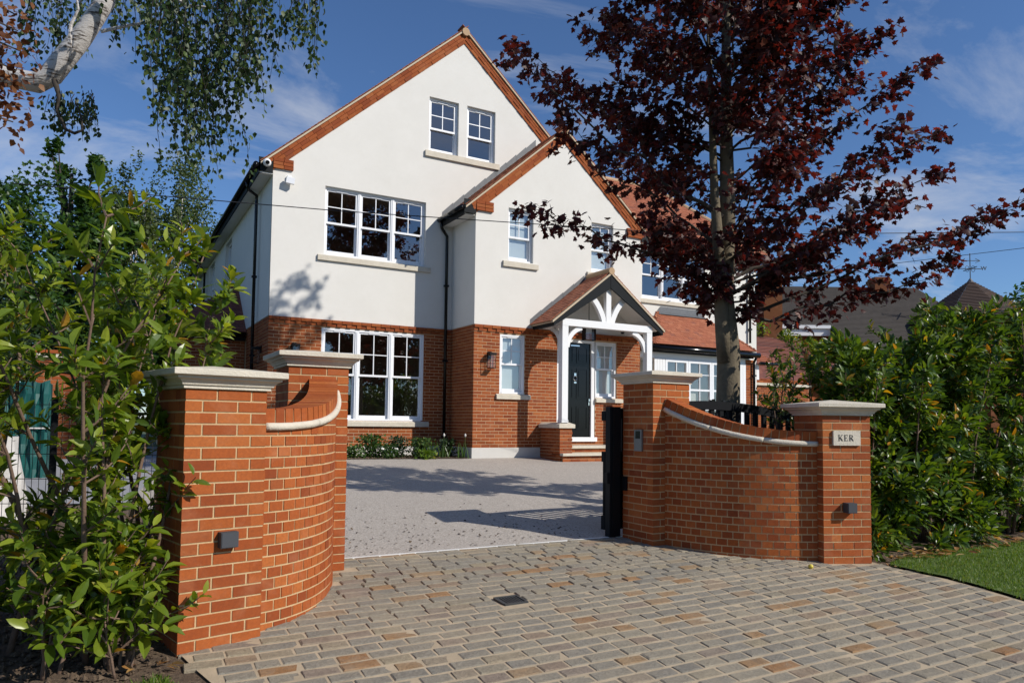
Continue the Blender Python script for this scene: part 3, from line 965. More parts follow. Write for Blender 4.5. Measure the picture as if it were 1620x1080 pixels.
# mortar behind the bricks
b = MB()
q = .006
wall_y(b, YM + q, 3.003, 7.3, .55, BND - .001, [WGF], (), .06)
wall_y(b, YP + q, 7.235, 11.995, .55, BND - .001, [PGW, PDR, PSW], (), .08)
b.poly([(7.246, YP, .55), (7.246, YP, BND), (7.246, YM, BND), (7.246, YM, .55)])
b.poly([(11.984, YP, .55), (11.984, YM, .55), (11.984, YM, BND), (11.984, YP, BND)])
b.poly([(3.012, 30, .5), (3.012, YM, .5), (3.012, YM, BND), (3.012, 30, BND)])
b.build("mortar_wall", "mortar_house", house)
h2 = lambda hs, x0: [(a - x0, e - x0, c, d) for a, e, c, d in hs]
brick_rows(HB, Vector((3.003, YM, 0)), X_, -Y_, 7.235 - 3.003, .905, BND - .155, h2([WGF], 3.003))
brick_rows(HB, Vector((7.235, YP, 0)), X_, -Y_, 11.995 - 7.235, .905, BND - .155, h2([PGW, PDR, PSW], 7.235))
brick_rows(HB, Vector((7.235, YM, 0)), -Y_, -X_, YM - YP - .02, .905, BND, [], 1)
brick_rows(HB, Vector((3.003, 18.75, 0)), -Y_, -X_, 18.75 - YM - .02, .905, BND, [], 1)
# the two top courses: a plain one over a dentil course
for (Y0, xa, xb) in ((YM, 3.003, 7.235), (YP, 7.235, 11.995)):
    x = xa
    while x < xb - .03:
        L = min(.215, xb - x)
        HB.append(frame((x + L / 2, Y0 - .012, BND - .039), X_, Y_, Z_, L, .065, .066)); x += .225
    x = xa; k = 0
    while x < xb - .03:
        L = min(.1025, xb - x)
        HB.append(frame((x + L / 2, Y0 + (-.012 if k % 2 else .010), BND - .115), X_, Y_, Z_, L, .045, .066)); x += .1125; k += 1

# plinth
b = MB()
b.box(2.975, 7.225, YM - .03, YM + .05, .45, .902)
b.box(7.21, 9.03, YP - .03, YP + .05, .45, .902)
b.box(7.206, 7.26, YP - .028, YM - .03, .45, .900)
b.box(2.972, 3.02, YM - .028, 18.9, .45, .900)
b.build("plinth", "plinth_render", house)

# ---- windows
def win(x0, x1, z0, z1, Yw, meet, n=1, sill=None, rec=.07, lower=True, blind=None, barrows=2, sillmat="stone_cast"):
    F = .05; MU = .085; D = .10
    yf = Yw + rec
    b = MB()
    b.box(x0 + .003, x0 + F, yf, yf + D, z0 + .003, z1 - .003); b.box(x1 - F, x1 - .003, yf, yf + D, z0 + .003, z1 - .003)
    b.box(x0 + F, x1 - F, yf, yf + D, z1 - F, z1 - .003); b.box(x0 + F, x1 - F, yf - .012, yf + D, z0 + .003, z0 + .045)
    wl = (x1 - x0 - 2 * F - (n - 1) * MU) / n
    lights = []
    for k in range(n):
        a = x0 + F + k * (wl + MU)
        lights.append((a, a + wl))
        if k < n - 1:
            b.box(a + wl, a + wl + MU, yf + .001, yf + D, z0 + .045, z1 - F)
            b.box(a + wl + MU / 2 - .012, a + wl + MU / 2 + .012, yf - .010, yf + .001, z0 + .05, z1 - .055)
    fr = b.build("window", "white_upvc", house)
    for a, e in lights:
        T = .038
        # upper sash in front
        ys = yf + .022
        u = MB()
        zt = z1 - F; zm = meet
        u.box(a + .002, a + T, ys, ys + .035, zm, zt - .002); u.box(e - T, e - .002, ys, ys + .035, zm, zt - .002)
        u.box(a + T, e - T, ys, ys + .035, zt - T, zt - .002); u.box(a + .002, e - .002, ys - .006, ys + .037, zm - .045, zm)
        u.box((a + e) / 2 - .13, (a + e) / 2 + .13, ys - .014, ys - .0005, zt - .028, zt - .008)
        us = u.build("upper_sash", "white_upvc", fr)
        g_ = MB(); g_.poly([(a + T, ys + .018, zm), (e - T, ys + .018, zm), (e - T, ys + .018, zt - T), (a + T, ys + .018, zt - T)])
        g_.build("pane", "glass_clear", fr)
        gb = MB(); xm = (a + e) / 2
        gb.box(xm - .010, xm + .010, ys + .006, ys + .030, zm, zt - T)
        gb.build("glazing_bar", "white_upvc", fr)
        gb = MB()
        zc = zm + (zt - T - zm) / 2
        gb.box(a + T, xm - .010, ys + .007, ys + .029, zc - .010, zc + .010); gb.box(xm + .010, e - T, ys + .007, ys + .029, zc - .010, zc + .010)
        gb.build("glazing_bar", "white_upvc", fr)
        # lower sash set back
        yl = yf + .060
        l = MB(); zb_ = z0 + .045
        l.box(a + .002, a + T + .006, yl, yl + .035, zb_, zm - .046); l.box(e - T - .006, e - .002, yl, yl + .035, zb_, zm - .046)
        l.box(a + T, e - T, yl, yl + .035, zb_ + .001, zb_ + .075)
        l.build("lower_sash", "white_upvc", fr)
        g_ = MB(); g_.poly([(a + T, yl + .018, zb_ + .07), (e - T, yl + .018, zb_ + .07), (e - T, yl + .018, zm - .01), (a + T, yl + .018, zm - .01)])
        g_.build("pane", "glass_clear", fr)
        k_ = MB(); k_.bar((a + .01, yl + .012, zb_ + .02), (a + .01, yl + .012, zm - .05), .02, .02)
    if blind:
        bl = MB(); bl.box(x0 + .05, x1 - .05, yf + .108, yf + .114, blind, z1 - .05); bl.build("blind", "blind_fabric", fr)
    if sill:
        sb = MB(); s0, s1, sz = sill
        yt = Yw - .055
        p = [(s0, yt, sz), (s1, yt, sz), (s1, yf, sz), (s0, yf, sz), (s0, yt, z0 - .03), (s1, yt, z0 - .03), (s1, yf, z0 + .002), (s0, yf, z0 + .002)]
        sb.faces(p, [(0, 3, 2, 1), (4, 5, 6, 7), (0, 1, 5, 4), (1, 2, 6, 5), (2, 3, 7, 6), (3, 0, 4, 7)])
        sb.build("sill", sillmat, fr)
    return fr
win(*W1F, YM - .008, 5.90, 3, (3.995, 6.665, 5.0))
win(*W2A, YM - .008, 8.56, 1)
win(*W2B, YM - .008, 8.56, 1)
sb = MB(); sb.box(6.481, 8.475, YM - .065, YM + .05, 7.80, 7.936); sb.build("sill", "stone_cast", house)
win(*WGF, YM, 2.52, 3, (4.0, 6.69, 1.352), rec=.012)
win(*PW1, YP - .008, 5.835, 1, (7.94, 8.884, 5.085), blind=5.3)
win(*PW2, YP - .008, 5.835, 1, (10.30, 11.24, 5.085), blind=5.3)
win(*PGW, YP, 2.845, 1, (7.81, 8.712, 2.01), rec=.015, blind=2.2)
win(*PSW, YP, 2.85, 1, (10.59, 11.417, 2.0), rec=.03, blind=2.18)
win(*RW, YM - .008, 5.74, 3, (12.9, 15.62, 4.89))
for h in LH:
    b = MB()
    X0 = 3.08
    b.box(X0, X0 + .06, h[0] + .005, h[0] + .06, h[2], h[3]); b.box(X0, X0 + .06, h[1] - .06, h[1] - .005, h[2], h[3])
    b.box(X0, X0 + .06, h[0] + .06, h[1] - .06, h[3] - .06, h[3] - .005); b.box(X0, X0 + .06, h[0] + .06, h[1] - .06, h[2] + .005, h[2] + .06); b.box(X0, X0 + .06, h[0] + .06, h[1] - .06, 5.8, 5.85)
    f_ = b.build("window", "white_upvc", house)
    g_ = MB(); g_.poly([(X0 + .03, h[1], h[2]), (X0 + .03, h[0], h[2]), (X0 + .03, h[0], h[3]), (X0 + .03, h[1], h[3])]); g_.build("pane", "glass_clear", f_)

# rooms behind the glass: plain boxes open to the windows
def room(x0, x1, y0, y1, z0, z1, mat):
    b = MB()
    b.poly([(x0, y0, z0), (x1, y0, z0), (x1, y1, z0), (x0, y1, z0)])
    b.poly([(x0, y0, z1), (x0, y1, z1), (x1, y1, z1), (x1, y0, z1)])
    b.poly([(x0, y1, z0), (x1, y1, z0), (x1, y1, z1), (x0, y1, z1)])
    b.poly([(x0, y0, z0), (x0, y1, z0), (x0, y1, z1), (x0, y0, z1)])
    b.poly([(x1, y0, z0), (x1, y0, z1), (x1, y1, z1), (x1, y1, z0)])
    b.build("room", mat, house)
room(3.1, 7.15, YM + .16, 20.0, .95, 3.64, "room_dark")
room(3.1, 7.15, YM + .16, 20.0, 4.1, 6.75, "room_dark")
room(5.5, 9.4, YM + .16, 20.0, 7.1, 9.35, "room_dark")
room(7.35, 9.2, YP + .16, 16.9, .95, 3.6, "room_wall")
room(9.3, 11.85, YP + .16, 16.9, .95, 3.6, "room_wall")
room(7.35, 11.85, YP + .16, 16.9, 4.1, 6.7, "room_wall")
room(12.3, 17.4, YM + .16, 20.0, 4.1, 6.55, "room_dark")

# ---- gable brick verges, kneelers and tile edges
VB = []
def verge(xc, zc, tan, Y, half, x_edge):
    """two raking courses, the lower one toothed; starts at the apex and runs down to the kneelers"""
    ang = math.atan(tan)
    for sg in (-1, 1):
        du = Vector((sg * math.cos(ang), 0, -math.sin(ang))); up = Vector((sg * math.sin(ang), 0, math.cos(ang)))
        L = half / math.cos(ang)
        for row, (off, pr) in enumerate(((.035, None), (.11, .05), (.185, .075))):
            u = 0.0 if row != 1 else -.05; k = 0 if sg < 0 else 1
            while u < L - .03:
                ln = min(.219, L - u)
                out = (.004 if k % 2 else .040) if row == 0 else (.046 if row == 1 else .054)
                st = .225
                c = Vector((xc, Y, zc)) + du * (u + ln / 2) + up * off - Y_ * (out / 2 - .02)
                VB.append(frame(c, du, Y_, up, ln, out + .04, .0695))
                u += st; k += 1
    return
verge(7.475, 10.80, .889, YM, 4.47, 3.0)
verge(9.615, 8.305, .873, YP, 2.38, 7.235)
for (xa, xb, z0, Y0, n) in ((3.0, 3.42, 6.865, YM, 3), (11.53, 11.95, 6.865, YM, 3), (7.232, 7.665, 6.285, YP, 3), (11.53, 11.998, 6.255, YP, 3)):
    for r in range(n):
        A = (.215, xb - xa - .225) if r % 2 == 0 else (xb - xa - .225, .215)
        x = xa
        for L in A:
            VB.append(frame((x + L / 2, Y0 - .02, z0 + r * .075 + .035), X_, Y_, Z_, L, .09, .066)); x += L + .01
pieces("verge_brick", "brick_house", VB, house, 300, unit_box("verge_brick", "brick_house"))
b = MB()
def slopeband(b, xc, zc, tan, half, y0, y1, t0, t1):
    for sg in (-1, 1):
        ang = math.atan(tan)
        def pt(h, t, y): return (xc + sg * h, y, zc - tan * h + t / math.cos(ang))
        p = [pt(0, t0, y0), pt(half, t0, y0), pt(half, t0, y1), pt(0, t0, y1), pt(0, t1, y0), pt(half, t1, y0), pt(half, t1, y1), pt(0, t1, y1)]
        b.faces(p, [(0, 3, 2, 1), (4, 5, 6, 7), (0, 1, 5, 4), (1, 2, 6, 5), (2, 3, 7, 6), (3, 0, 4, 7)])
slopeband(b, 7.475, 10.80, .889, 4.46, YM - .03, YM + .1, .0, .222)
slopeband(b, 9.615, 8.305, .873, 2.37, YP - .03, YP + .1, .0, .222)
b.build("verge_mortar", "brick_house", house)
b = MB()
slopeband(b, 7.475, 10.80, .889, 4.74, YM - .085, YM + .12, .226, .262)
slopeband(b, 9.615, 8.305, .873, 2.66, YP - .085, YP + .12, .226, .262)
b.build("verge_strip", "tile_mortar", house)
# roof decks
b = MB()
slopeband(b, 7.475, 10.80, .889, 4.74, YM + .12, 30.0, .20, .262)
slopeband(b, 9.615, 8.305, .873, 2.66, YP + .12, 21.0, .20, .262)
rd = b.build("roof", "roof_tile_red", house)

TILES = []
def tile_slope(eave, du, dv, width, length, inside=None, gauge=.10, w_=.165, yoff=.0):
    nn = du.cross(dv)
    r = 0; v = 0.0
    while v < length:
        u = -(w_ / 2 if r % 2 else 0.0)
        while u < width:
            a, e = max(0, u), min(width, u + w_)
            u += w_
            if e - a < .03: continue
            if inside and not inside((a + e) / 2, v + gauge / 2): continue
            tl = .07
            dv2 = (dv * math.cos(tl) - nn * math.sin(tl)).normalized(); n2 = (nn * math.cos(tl) + dv * math.sin(tl)).normalized()
            c = eave + du * ((a + e) / 2) + dv * (v + gauge * .62) + nn * (.022 + random.uniform(-.002, .003))
            TILES.append(frame(c, du, dv2, n2, (e - a) - .004, gauge * 1.55, .013))
        v += gauge; r += 1

def slope_tiles(sg, xc, zc, tan, half, ya, yb, t):
    ang = math.atan(tan)
    e = Vector((xc + sg * half, ya if sg > 0 else yb, zc - tan * half + t / math.cos(ang)))
    du = Y_ if sg > 0 else -Y_
    dv = Vector((-sg * math.cos(ang), 0, math.sin(ang)))
    tile_slope(e, du, dv, yb - ya, half / math.cos(ang))
# only the strips of the big roofs one can see get single tiles
slope_tiles(-1, 7.475, 10.80, .889, 4.72, YM - .08, YM + .45, .262)
slope_tiles(1, 7.475, 10.80, .889, 4.72, YM - .08, YM + .25, .262)
slope_tiles(-1, 9.615, 8.305, .873, 2.64, YP - .08, YM - .06, .262)
slope_tiles(1, 9.615, 8.305, .873, 2.64, YP - .08, YP + .35, .262)
# right wing roof: ridge along x
RT = math.tan(rad(43))
re0 = Vector((11.9, 15.62, 6.72))
rl = (19.2 - 15.62) / math.cos(rad(43))
b = MB()
zr = 6.70 + RT * (19.2 - 15.62)
b.poly([(10.0, 15.62, 6.69), (17.85, 15.62, 6.69), (17.85 - 2.6, 18.2, 6.69 + RT * 2.58), (10.0, 18.2, 6.69 + RT * 2.58)])
b.poly([(17.85, 15.62, 6.69), (17.85, 23.0, 6.69), (15.25, 18.2, 6.69 + RT * 2.58)])
b.poly([(10.0, 18.2, 6.69 + RT * 2.58), (15.25, 18.2, 6.69 + RT * 2.58), (17.85, 23, 6.69), (10.0, 23, 6.69)])
b.build("roof", "roof_tile_red", house)
tile_slope(Vector((11.9, 15.60, 6.69)), X_, Vector((0, math.cos(rad(43)), math.sin(rad(43)))), 5.9, 2.58 / math.cos(rad(43)), lambda u, v: (u + 11.9) < 17.8 - v * math.cos(rad(43)) and (11.9 + u) > 12.27 - v * .75)
# ridges
def ridge(a, e, r, name="ridge_tile", L=.30):
    a = Vector(a); e = Vector(e); n = max(1, int((e - a).length / L))
    for k in range(n):
        p = a.lerp(e, k / n); q = a.lerp(e, (k + .985) / n)
        b = MB(); b.tube([p, q], [r, r * 1.03], 10)
        b.build(name, "ridge_clay", rd)
ridge((7.475, YM - .11, 11.07), (7.475, YM + 1.2, 11.07), .10)
ridge((9.615, YP - .11, 8.57), (9.615, YP + 2.2, 8.57), .09)
ridge((10.0, 18.2, 6.69 + RT * 2.58), (15.2, 18.2, 6.69 + RT * 2.58), .09)
ridge((17.80, 15.64, 6.72), (15.25, 18.2, 6.72 + RT * 2.58), .085)

# soffits, fascias, gutters and downpipes
b = MB()
for q_ in ((2.72, 2.99, YM - .02, 30.0, 6.72, 6.75), (6.95, 7.23, YP + .02, YM - .01, 6.16, 6.19), (12.0, 17.7, 15.66, YM - .01, 6.50, 6.53)):
    b = MB(); b.box(*q_); b.build("soffit", "render_white", house)
for q_ in ((2.70, 2.725, YM - .05, 30.0, 6.70, 6.93), (2.70, 2.995, YM - .05, YM - .025, 6.75, 7.05), (6.93, 6.955, YP - .04, YM - .01, 6.14, 6.36), (6.93, 7.228, YP - .045, YP - .02, 6.19, 6.50), (12.0, 17.7, 15.635, 15.66, 6.48, 6.68), (12.002, 12.28, YP - .045, YP - .02, 6.18, 6.45)):
    b = MB(); b.box(*q_); b.build("fascia", "charcoal_paint", house)
def gutter(p, q, r=.058):
    b = MB(); b.tube([p, q], r, 10); return b.build("gutter", "black_gloss", house, smooth=True)
gutter((2.645, YM - .06, 6.88), (2.645, 30, 6.88))
gutter((6.875, YP - .05, 6.30), (6.875, YM - .02, 6.30))
gutter((12.0, 15.575, 6.62), (17.8, 15.575, 6.62))
def pipe(pts, r=.036):
    b = MB(); b.tube(pts, r, 10)
    o = b.build("downpipe", "black_gloss", house, smooth=True)
    zs = [p for p in pts]
    z0 = pts[-1][2]; z1 = pts[-2][2]
    k = z0 + .4
    while k < z1:
        c = MB(); c.box(pts[-1][0] - .055, pts[-1][0] + .055, pts[-1][1] - .04, pts[-1][1] + .04, k, k + .045); c.build("pipe_clip", "black_metal", o); k += 1.8
pipe([(2.645, 17.15, 6.86), (2.70, 17.2, 6.68), (2.90, 17.30, 6.60), (2.90, 17.30, 6.45), (2.90, 17.30, .7)])
pipe([(2.645, 27.0, 6.86), (2.90, 27.1, 6.55), (2.90, 27.1, .7)])
pipe([(6.89, 15.9, 6.26), (6.93, 15.93, 6.10), (7.07, 15.93, 5.92), (7.07, 15.93, 5.7), (7.07, 15.93, .7)])
pipe([(17.25, 15.60, 6.58), (17.25, 15.9, 6.40), (17.25, 15.92, 6.2), (17.25, 15.92, 4.0)])
# lead where the wing roof meets the main wall
b = MB()
for sg in (-1,):
    for k in range(9):
        h0 = 2.66 - k * .29; h1 = h0 - .285
        z0 = 8.305 - .873 * h0 + .36; z1 = 8.305 - .873 * h1 + .36
        b.piece()
        b.poly([(9.615 - h0, YM - .014 - .003 * (k % 2), z0), (9.615 - h1, YM - .014 - .003 * (k % 2), z1), (9.615 - h1, YM - .014 - .003 * (k % 2), z1 + .20), (9.615 - h0, YM - .014 - .003 * (k % 2), z0 + .17)])
        b.poly([(9.615 - h0, YM - .014, z0), (9.615 - h0, YM - .17, z0 + .015), (9.615 - h1, YM - .17, z1 + .015), (9.615 - h1, YM - .014, z1)])
b.build("lead_flashing", "lead", house)

# ---- front door
b = MB()
b.box(9.473, 9.55, YP + .02, YP + .16, 1.06, 3.513); b.box(10.484, 10.583, YP + .02, YP + .16, 1.06, 3.513); b.box(9.55, 10.484, YP + .02, YP + .16, 3.445, 3.513)
b.box(9.42, 10.62, YP - .05, YP + .16, 1.04, 1.145)
b.build("door_frame", "white_paint", house)
b = MB(); b.box(9.552, 10.482, YP + .07, YP + .12, 1.148, 3.443)
dr = b.build("door", "black_gloss", house)
for (xa, xb) in ((9.64, 9.97), (10.07, 10.40)):
    for (za, zb) in ((1.32, 1.90), (2.08, 2.82), (2.95, 3.34)):
        b = MB(); y0 = YP + .07
        b.box(xa, xb, y0 - .012, y0 - .001, za, za + .03); b.box(xa, xb, y0 - .012, y0 - .001, zb - .03, zb); b.box(xa, xa + .03, y0 - .0121, y0 - .001, za + .03, zb - .03); b.box(xb - .03, xb, y0 - .0121, y0 - .001, za + .03, zb - .03)
        b.box(xa + .06, xb - .06, y0 - .010, y0 - .001, za + .06, zb - .06)
        b.build("door_panel", "black_gloss", dr)
b = MB()
kx, ky = 10.02, YP + .05
tp = [(kx + .05 * math.sin(t), ky, 2.58 + .06 * math.cos(t)) for t in [k * 2 * PI / 16 for k in range(17)]]
b.tube(tp, .011, 6); b.box(kx - .03, kx + .03, ky - .01, ky + .015, 2.63, 2.70); b.box(kx - .035, kx + .035, ky - .01, ky + .018, 2.45, 2.49)
b.build("knocker", "chrome", dr)
b = MB(); b.box(kx - .13, kx + .13, ky, ky + .015, 3.36, 3.385); b.build("door_number_bar", "chrome", dr)
b = MB(); b.box(10.41, 10.45, ky - .03, ky + .015, 2.02, 2.08); b.box(10.415, 10.445, ky - .01, ky + .015, 1.92, 2.0); b.build("handle", "chrome", dr)

# ---- portico
PFY = 13.85; pxc = 10.35
b = MB(); b.box(9.04, 9.20, PFY, PFY + .16, 1.49, 3.70); b.box(9.03, 9.21, PFY - .01, PFY + .17, 1.49, 1.55); b.build("post", "white_paint", house)
b = MB(); b.box(11.49, 11.65, PFY, PFY + .16, 1.49, 3.70); b.box(11.48, 11.66, PFY - .01, PFY + .17, 1.49, 1.55); b.build("post", "white_paint", house)
b = MB(); b.box(9.04, 11.65, PFY - .004, PFY + .16, 3.70, 3.86); b.build("beam", "white_paint", house)
for x in (9.04, 11.49):
    b = MB(); b.box(x + .002, x + .158, PFY + .16, YP - .005, 3.702, 3.858); b.build("beam", "white_paint", house)
b = MB(); b.box(pxc - .07, pxc + .07, PFY + .02, PFY + .13, 3.86, 4.74); b.build("king_post", "white_paint", house)
def arc_piece(name, p0, p1, p2, wd, y0, y1):
    b = MB(); pts = []
    for k in range(11):
        t = k / 10
        pts.append(Vector(((1 - t) ** 2 * p0[0] + 2 * t * (1 - t) * p1[0] + t * t * p2[0], 0, (1 - t) ** 2 * p0[1] + 2 * t * (1 - t) * p1[1] + t * t * p2[1])))
    L = []; Rr_ = []
    for i, p in enumerate(pts):
        d = (pts[min(10, i + 1)] - pts[max(0, i - 1)]).normalized(); n = Vector((-d.z, 0, d.x))
        L.append(p + n * wd / 2); Rr_.append(p - n * wd / 2)
    for i in range(10):
        q = [L[i], Rr_[i], Rr_[i + 1], L[i + 1]]
        f = [(v.x, y0, v.z) for v in q]; k = [(v.x, y1, v.z) for v in q]
        b.faces(f + k, [(0, 1, 2, 3), (7, 6, 5, 4), (1, 5, 6, 2), (4, 0, 3, 7), (0, 4, 5, 1), (3, 2, 6, 7)])
    return b.build(name, "white_paint", house)
arc_piece("strut", (10.24, 3.86), (10.12, 4.26), (9.80, 4.50), .13, PFY + .03, PFY + .12)
arc_piece("strut", (10.46, 3.86), (10.58, 4.26), (10.90, 4.50), .13, PFY + .03, PFY + .12)
arc_piece("brace", (9.21, 3.22), (9.25, 3.58), (9.60, 3.68), .10, PFY + .04, PFY + .12)
arc_piece("brace", (11.48, 3.22), (11.44, 3.58), (11.09, 3.68), .10, PFY + .04, PFY + .12)
for x in (9.12, 11.57):
    b = MB(); prev = None
    for k in range(9):
        t = k / 8
        y_ = (1 - t) ** 2 * (PFY + .17) + 2 * t * (1 - t) * (PFY + .22) + t * t * (PFY + .56); z_ = (1 - t) ** 2 * 3.22 + 2 * t * (1 - t) * 3.58 + t * t * 3.68
        if prev: b.bar((x, prev[0], prev[1]), (x, y_, z_), .08, .10, (1, 0, 0) if False else (0, 0, 1))
        prev = (y_, z_)
    b.build("brace", "white_paint", house)
# bargeboards, roof, tiles
PT = .775
def pz(h): return 5.02 - PT * h
b = MB()
ang = math.atan(PT)
for sg in (-1, 1):
    def pt(h, dz, y): return (pxc + sg * h, y, pz(h) + dz)
    p = [pt(0, -.36, PFY - .07), pt(1.585, -.30, PFY - .07), pt(1.585, -.30, PFY - .03), pt(0, -.36, PFY - .03), pt(0, -.03, PFY - .07), pt(1.585, -.03, PFY - .07), pt(1.585, -.03, PFY - .03), pt(0, -.03, PFY - .03)]
    p[1] = (pxc + sg * 1.585, PFY - .07, 3.66); p[2] = (pxc + sg * 1.585, PFY - .03, 3.66)
    b.faces(p, [(0, 3, 2, 1), (4, 5, 6, 7), (0, 1, 5, 4), (1, 2, 6, 5), (2, 3, 7, 6), (3, 0, 4, 7)])
    x0 = pxc + sg * 1.585; 
    b.box(min(x0, x0 - sg * .03), max(x0, x0 - sg * .03), PFY - .03, YP - .01, 3.66, 3.84)
b.box(pxc - .012, pxc + .012, PFY - .078, PFY - .0705, pz(0) - .36, pz(0) - .06)
b.build("bargeboard", "charcoal_paint", house)
b = MB()
for sg in (-1, 1):
    def pt(h, dz, y): return (pxc + sg * h, y, pz(h) + dz)
    b.faces([pt(0, -.03, PFY - .09), pt(1.63, -.03, PFY - .09), pt(1.63, -.03, YP - .01), pt(0, -.03, YP - .01), pt(0, .02, PFY - .09), pt(1.63, .02, PFY - .09), pt(1.63, .02, YP - .01), pt(0, .02, YP - .01)], [(0, 3, 2, 1), (4, 5, 6, 7), (0, 1, 5, 4), (1, 2, 6, 5), (2, 3, 7, 6), (3, 0, 4, 7)])
pr_ = b.build("portico_roof", "tile_mortar", house)
b = MB()
for sg in (-1, 1):
    def pt(h, dz, y): return (pxc + sg * h, y, pz(h) + dz)
    b.poly([pt(0, -.05, PFY - .03), pt(1.55, -.05, PFY - .03), pt(1.55, -.05, YP - .012), pt(0, -.05, YP - .012)])
b.build("portico_ceiling", "render_white", house)
for sg in (-1, 1):
    e = Vector((pxc + sg * 1.66, PFY - .07 if sg > 0 else YP - .03, pz(1.66) + .025))
    tile_slope(e, Y_ if sg > 0 else -Y_, Vector((-sg * math.cos(ang), 0, math.sin(ang))), YP - PFY + .04, 1.62 / math.cos(ang))
ridge((pxc, PFY - .10, pz(0) + .05), (pxc, YP - .02, pz(0) + .05), .085)
for sg in (-1, 1):
    b = MB()
    for k in range(5):
        h0 = 1.66 - k * .31; h1 = h0 - .305
        y0 = YP - .014 - .003 * (k % 2)
        b.poly([(pxc + sg * h0, y0, pz(h0) + .03), (pxc + sg * h1, y0, pz(h1) + .03), (pxc + sg * h1, y0, pz(h1) + .19), (pxc + sg * h0, y0, pz(h0) + .17)])
        b.poly([(pxc + sg * h0, y0, pz(h0) + .055), (pxc + sg * h0, y0 - .13, pz(h0) + .06), (pxc + sg * h1, y0 - .13, pz(h1) + .06), (pxc + sg * h1, y0, pz(h1) + .055)])
    b.build("lead_flashing", "lead", house)
# dwarf piers and steps
for (xa, xb) in ((8.99, 9.33), (11.36, 11.70)):
    b = MB(); b.box(xa + .01, xb - .01, PFY + .01, YP - .02, .4, 1.36); b.build("mortar_wall", "mortar_house", house)
    brick_rows(HB, Vector((xa, PFY, 0)), X_, -Y_, xb - xa, .62, 1.365, [])
    brick_rows(HB, Vector((xa, YP - .03, 0)), -Y_, -X_, YP - PFY - .05, .62, 1.365, [], 1)
    brick_rows(HB, Vector((xb, PFY + .02, 0)), Y_, X_, YP - PFY - .05, .62, 1.365, [], 1)
    b = MB()
    o_ = .045
    p = [(xa - o_, PFY - o_, 1.365), (xb + o_, PFY - o_, 1.365), (xb + o_, YP - .03, 1.365), (xa - o_, YP - .03, 1.365), (xa - o_, PFY - o_, 1.45), (xb + o_, PFY - o_, 1.45), (xb + o_, YP - .03, 1.45), (xa - o_, YP - .03, 1.45), (xa + .05, PFY + .05, 1.492), (xb - .05, PFY + .05, 1.492), (xb - .05, YP - .03, 1.492), (xa + .05, YP - .03, 1.492)]
    b.faces(p, [(0, 3, 2, 1), (0, 1, 5, 4), (1, 2, 6, 5), (2, 3, 7, 6), (3, 0, 4, 7), (4, 5, 9, 8), (5, 6, 10, 9), (6, 7, 11, 10), (7, 4, 8, 11), (8, 9, 10, 11)])
    b.build("pier_cap", "stone_cast", house)
b = MB(); b.box(9.0, 11.70, 13.72, 14.2, .742, .80); st = b.build("step", "stone_cast", house)
b = MB(); b.box(9.36, 11.33, 14.05, YP - .04, .90, .955); b.build("step", "stone_cast", house)
b = MB(); b.box(9.05, 11.66, 13.79, 14.1, .4, .741); b.box(9.38, 11.31, 14.11, YP - .05, .5, .899); b.build("mortar_wall", "mortar_house", house)
uz = Z_
for (ya, za, zb, xa, xb) in ((13.78, .60, .738, 9.03, 11.68), (14.10, .81, .895, 9.36, 11.33)):
    brick_rows(HB, Vector((xa, ya, 0)), X_, -Y_, xb - xa, za, zb, [])

# ---- bay with hipped tile roof
EY = 14.89; BY = 15.10
bay = MB()
bay.box(12.3, 16.5, BY, YM - .02, .55, .95)
bay.build("bay_wall", "white_paint", house)
bay = MB(); bay.box(12.15, 16.45, BY + .02, YM - .02, 3.25, 3.42)
bay.build("bay_head", "white_paint", house)
b = MB(); b.box(16.19, 16.55, BY + .011, YM, .5, 3.38); b.build("mortar_wall", "mortar_house", house)
brick_rows(HB, Vector((16.19, BY, 0)), X_, -Y_, .36, .905, 3.38, [])
brick_rows(HB, Vector((12.4, BY + .02, 0)), X_, -Y_, 3.78, .9, 1.2, [])
def boards(x0, x1, z0, z1):
    b = MB(); b.box(x0, x1, BY + .02, BY + .05, z0, z1); pnl = b.build("cladding_panel", "white_paint", house)
    n = max(2, int((x1 - x0) / .09)); w_ = (x1 - x0) / n
    for k in range(n):
        b = MB(); b.box(x0 + k * w_ + .004, x0 + (k + 1) * w_ - .004, BY, BY + .02, z0, z1); b.build("board", "white_paint", pnl)
boards(12.78, 13.16, .96, 3.25)
boards(15.83, 16.185, .96, 3.25)
for (xa, xb) in ((13.17, 13.98), (13.99, 14.85), (14.86, 15.82)):
    b = MB(); F = .07
    b.box(xa, xa + F, BY, BY + .08, 1.25, 3.248); b.box(xb - F, xb, BY, BY + .08, 1.25, 3.248); b.box(xa + F, xb - F, BY, BY + .08, 3.17, 3.248); b.box(xa + F, xb - F, BY, BY + .08, 1.25, 1.33); b.box(xa + F, xb - F, BY + .005, BY + .07, 2.41, 2.46)
    f_ = b.build("window", "white_upvc", house)
    b = MB(); b.poly([(xa + F, BY + .045, 1.33), (xb - F, BY + .045, 1.33), (xb - F, BY + .045, 3.17), (xa + F, BY + .045, 3.17)]); b.build("pane", "glass_clear", f_)
    xm = (xa + xb) / 2
    b = MB(); b.box(xm - .012, xm + .012, BY + .02, BY + .065, 1.33, 2.41); b.box(xm - .012, xm + .012, BY + .02, BY + .065, 2.46, 3.17); b.build("glazing_bar", "white_upvc", f_)
    b = MB()
    for zc in (1.9, 2.86):
        b.box(xa + F, xm - .012, BY + .021, BY + .064, zc - .011, zc + .011); b.box(xm + .012, xb - F, BY + .021, BY + .064, zc - .011, zc + .011)
    b.build("glazing_bar", "white_upvc", f_)
room(12.35, 16.15, BY + .12, 19.5, .95, 3.4, "room_wall")
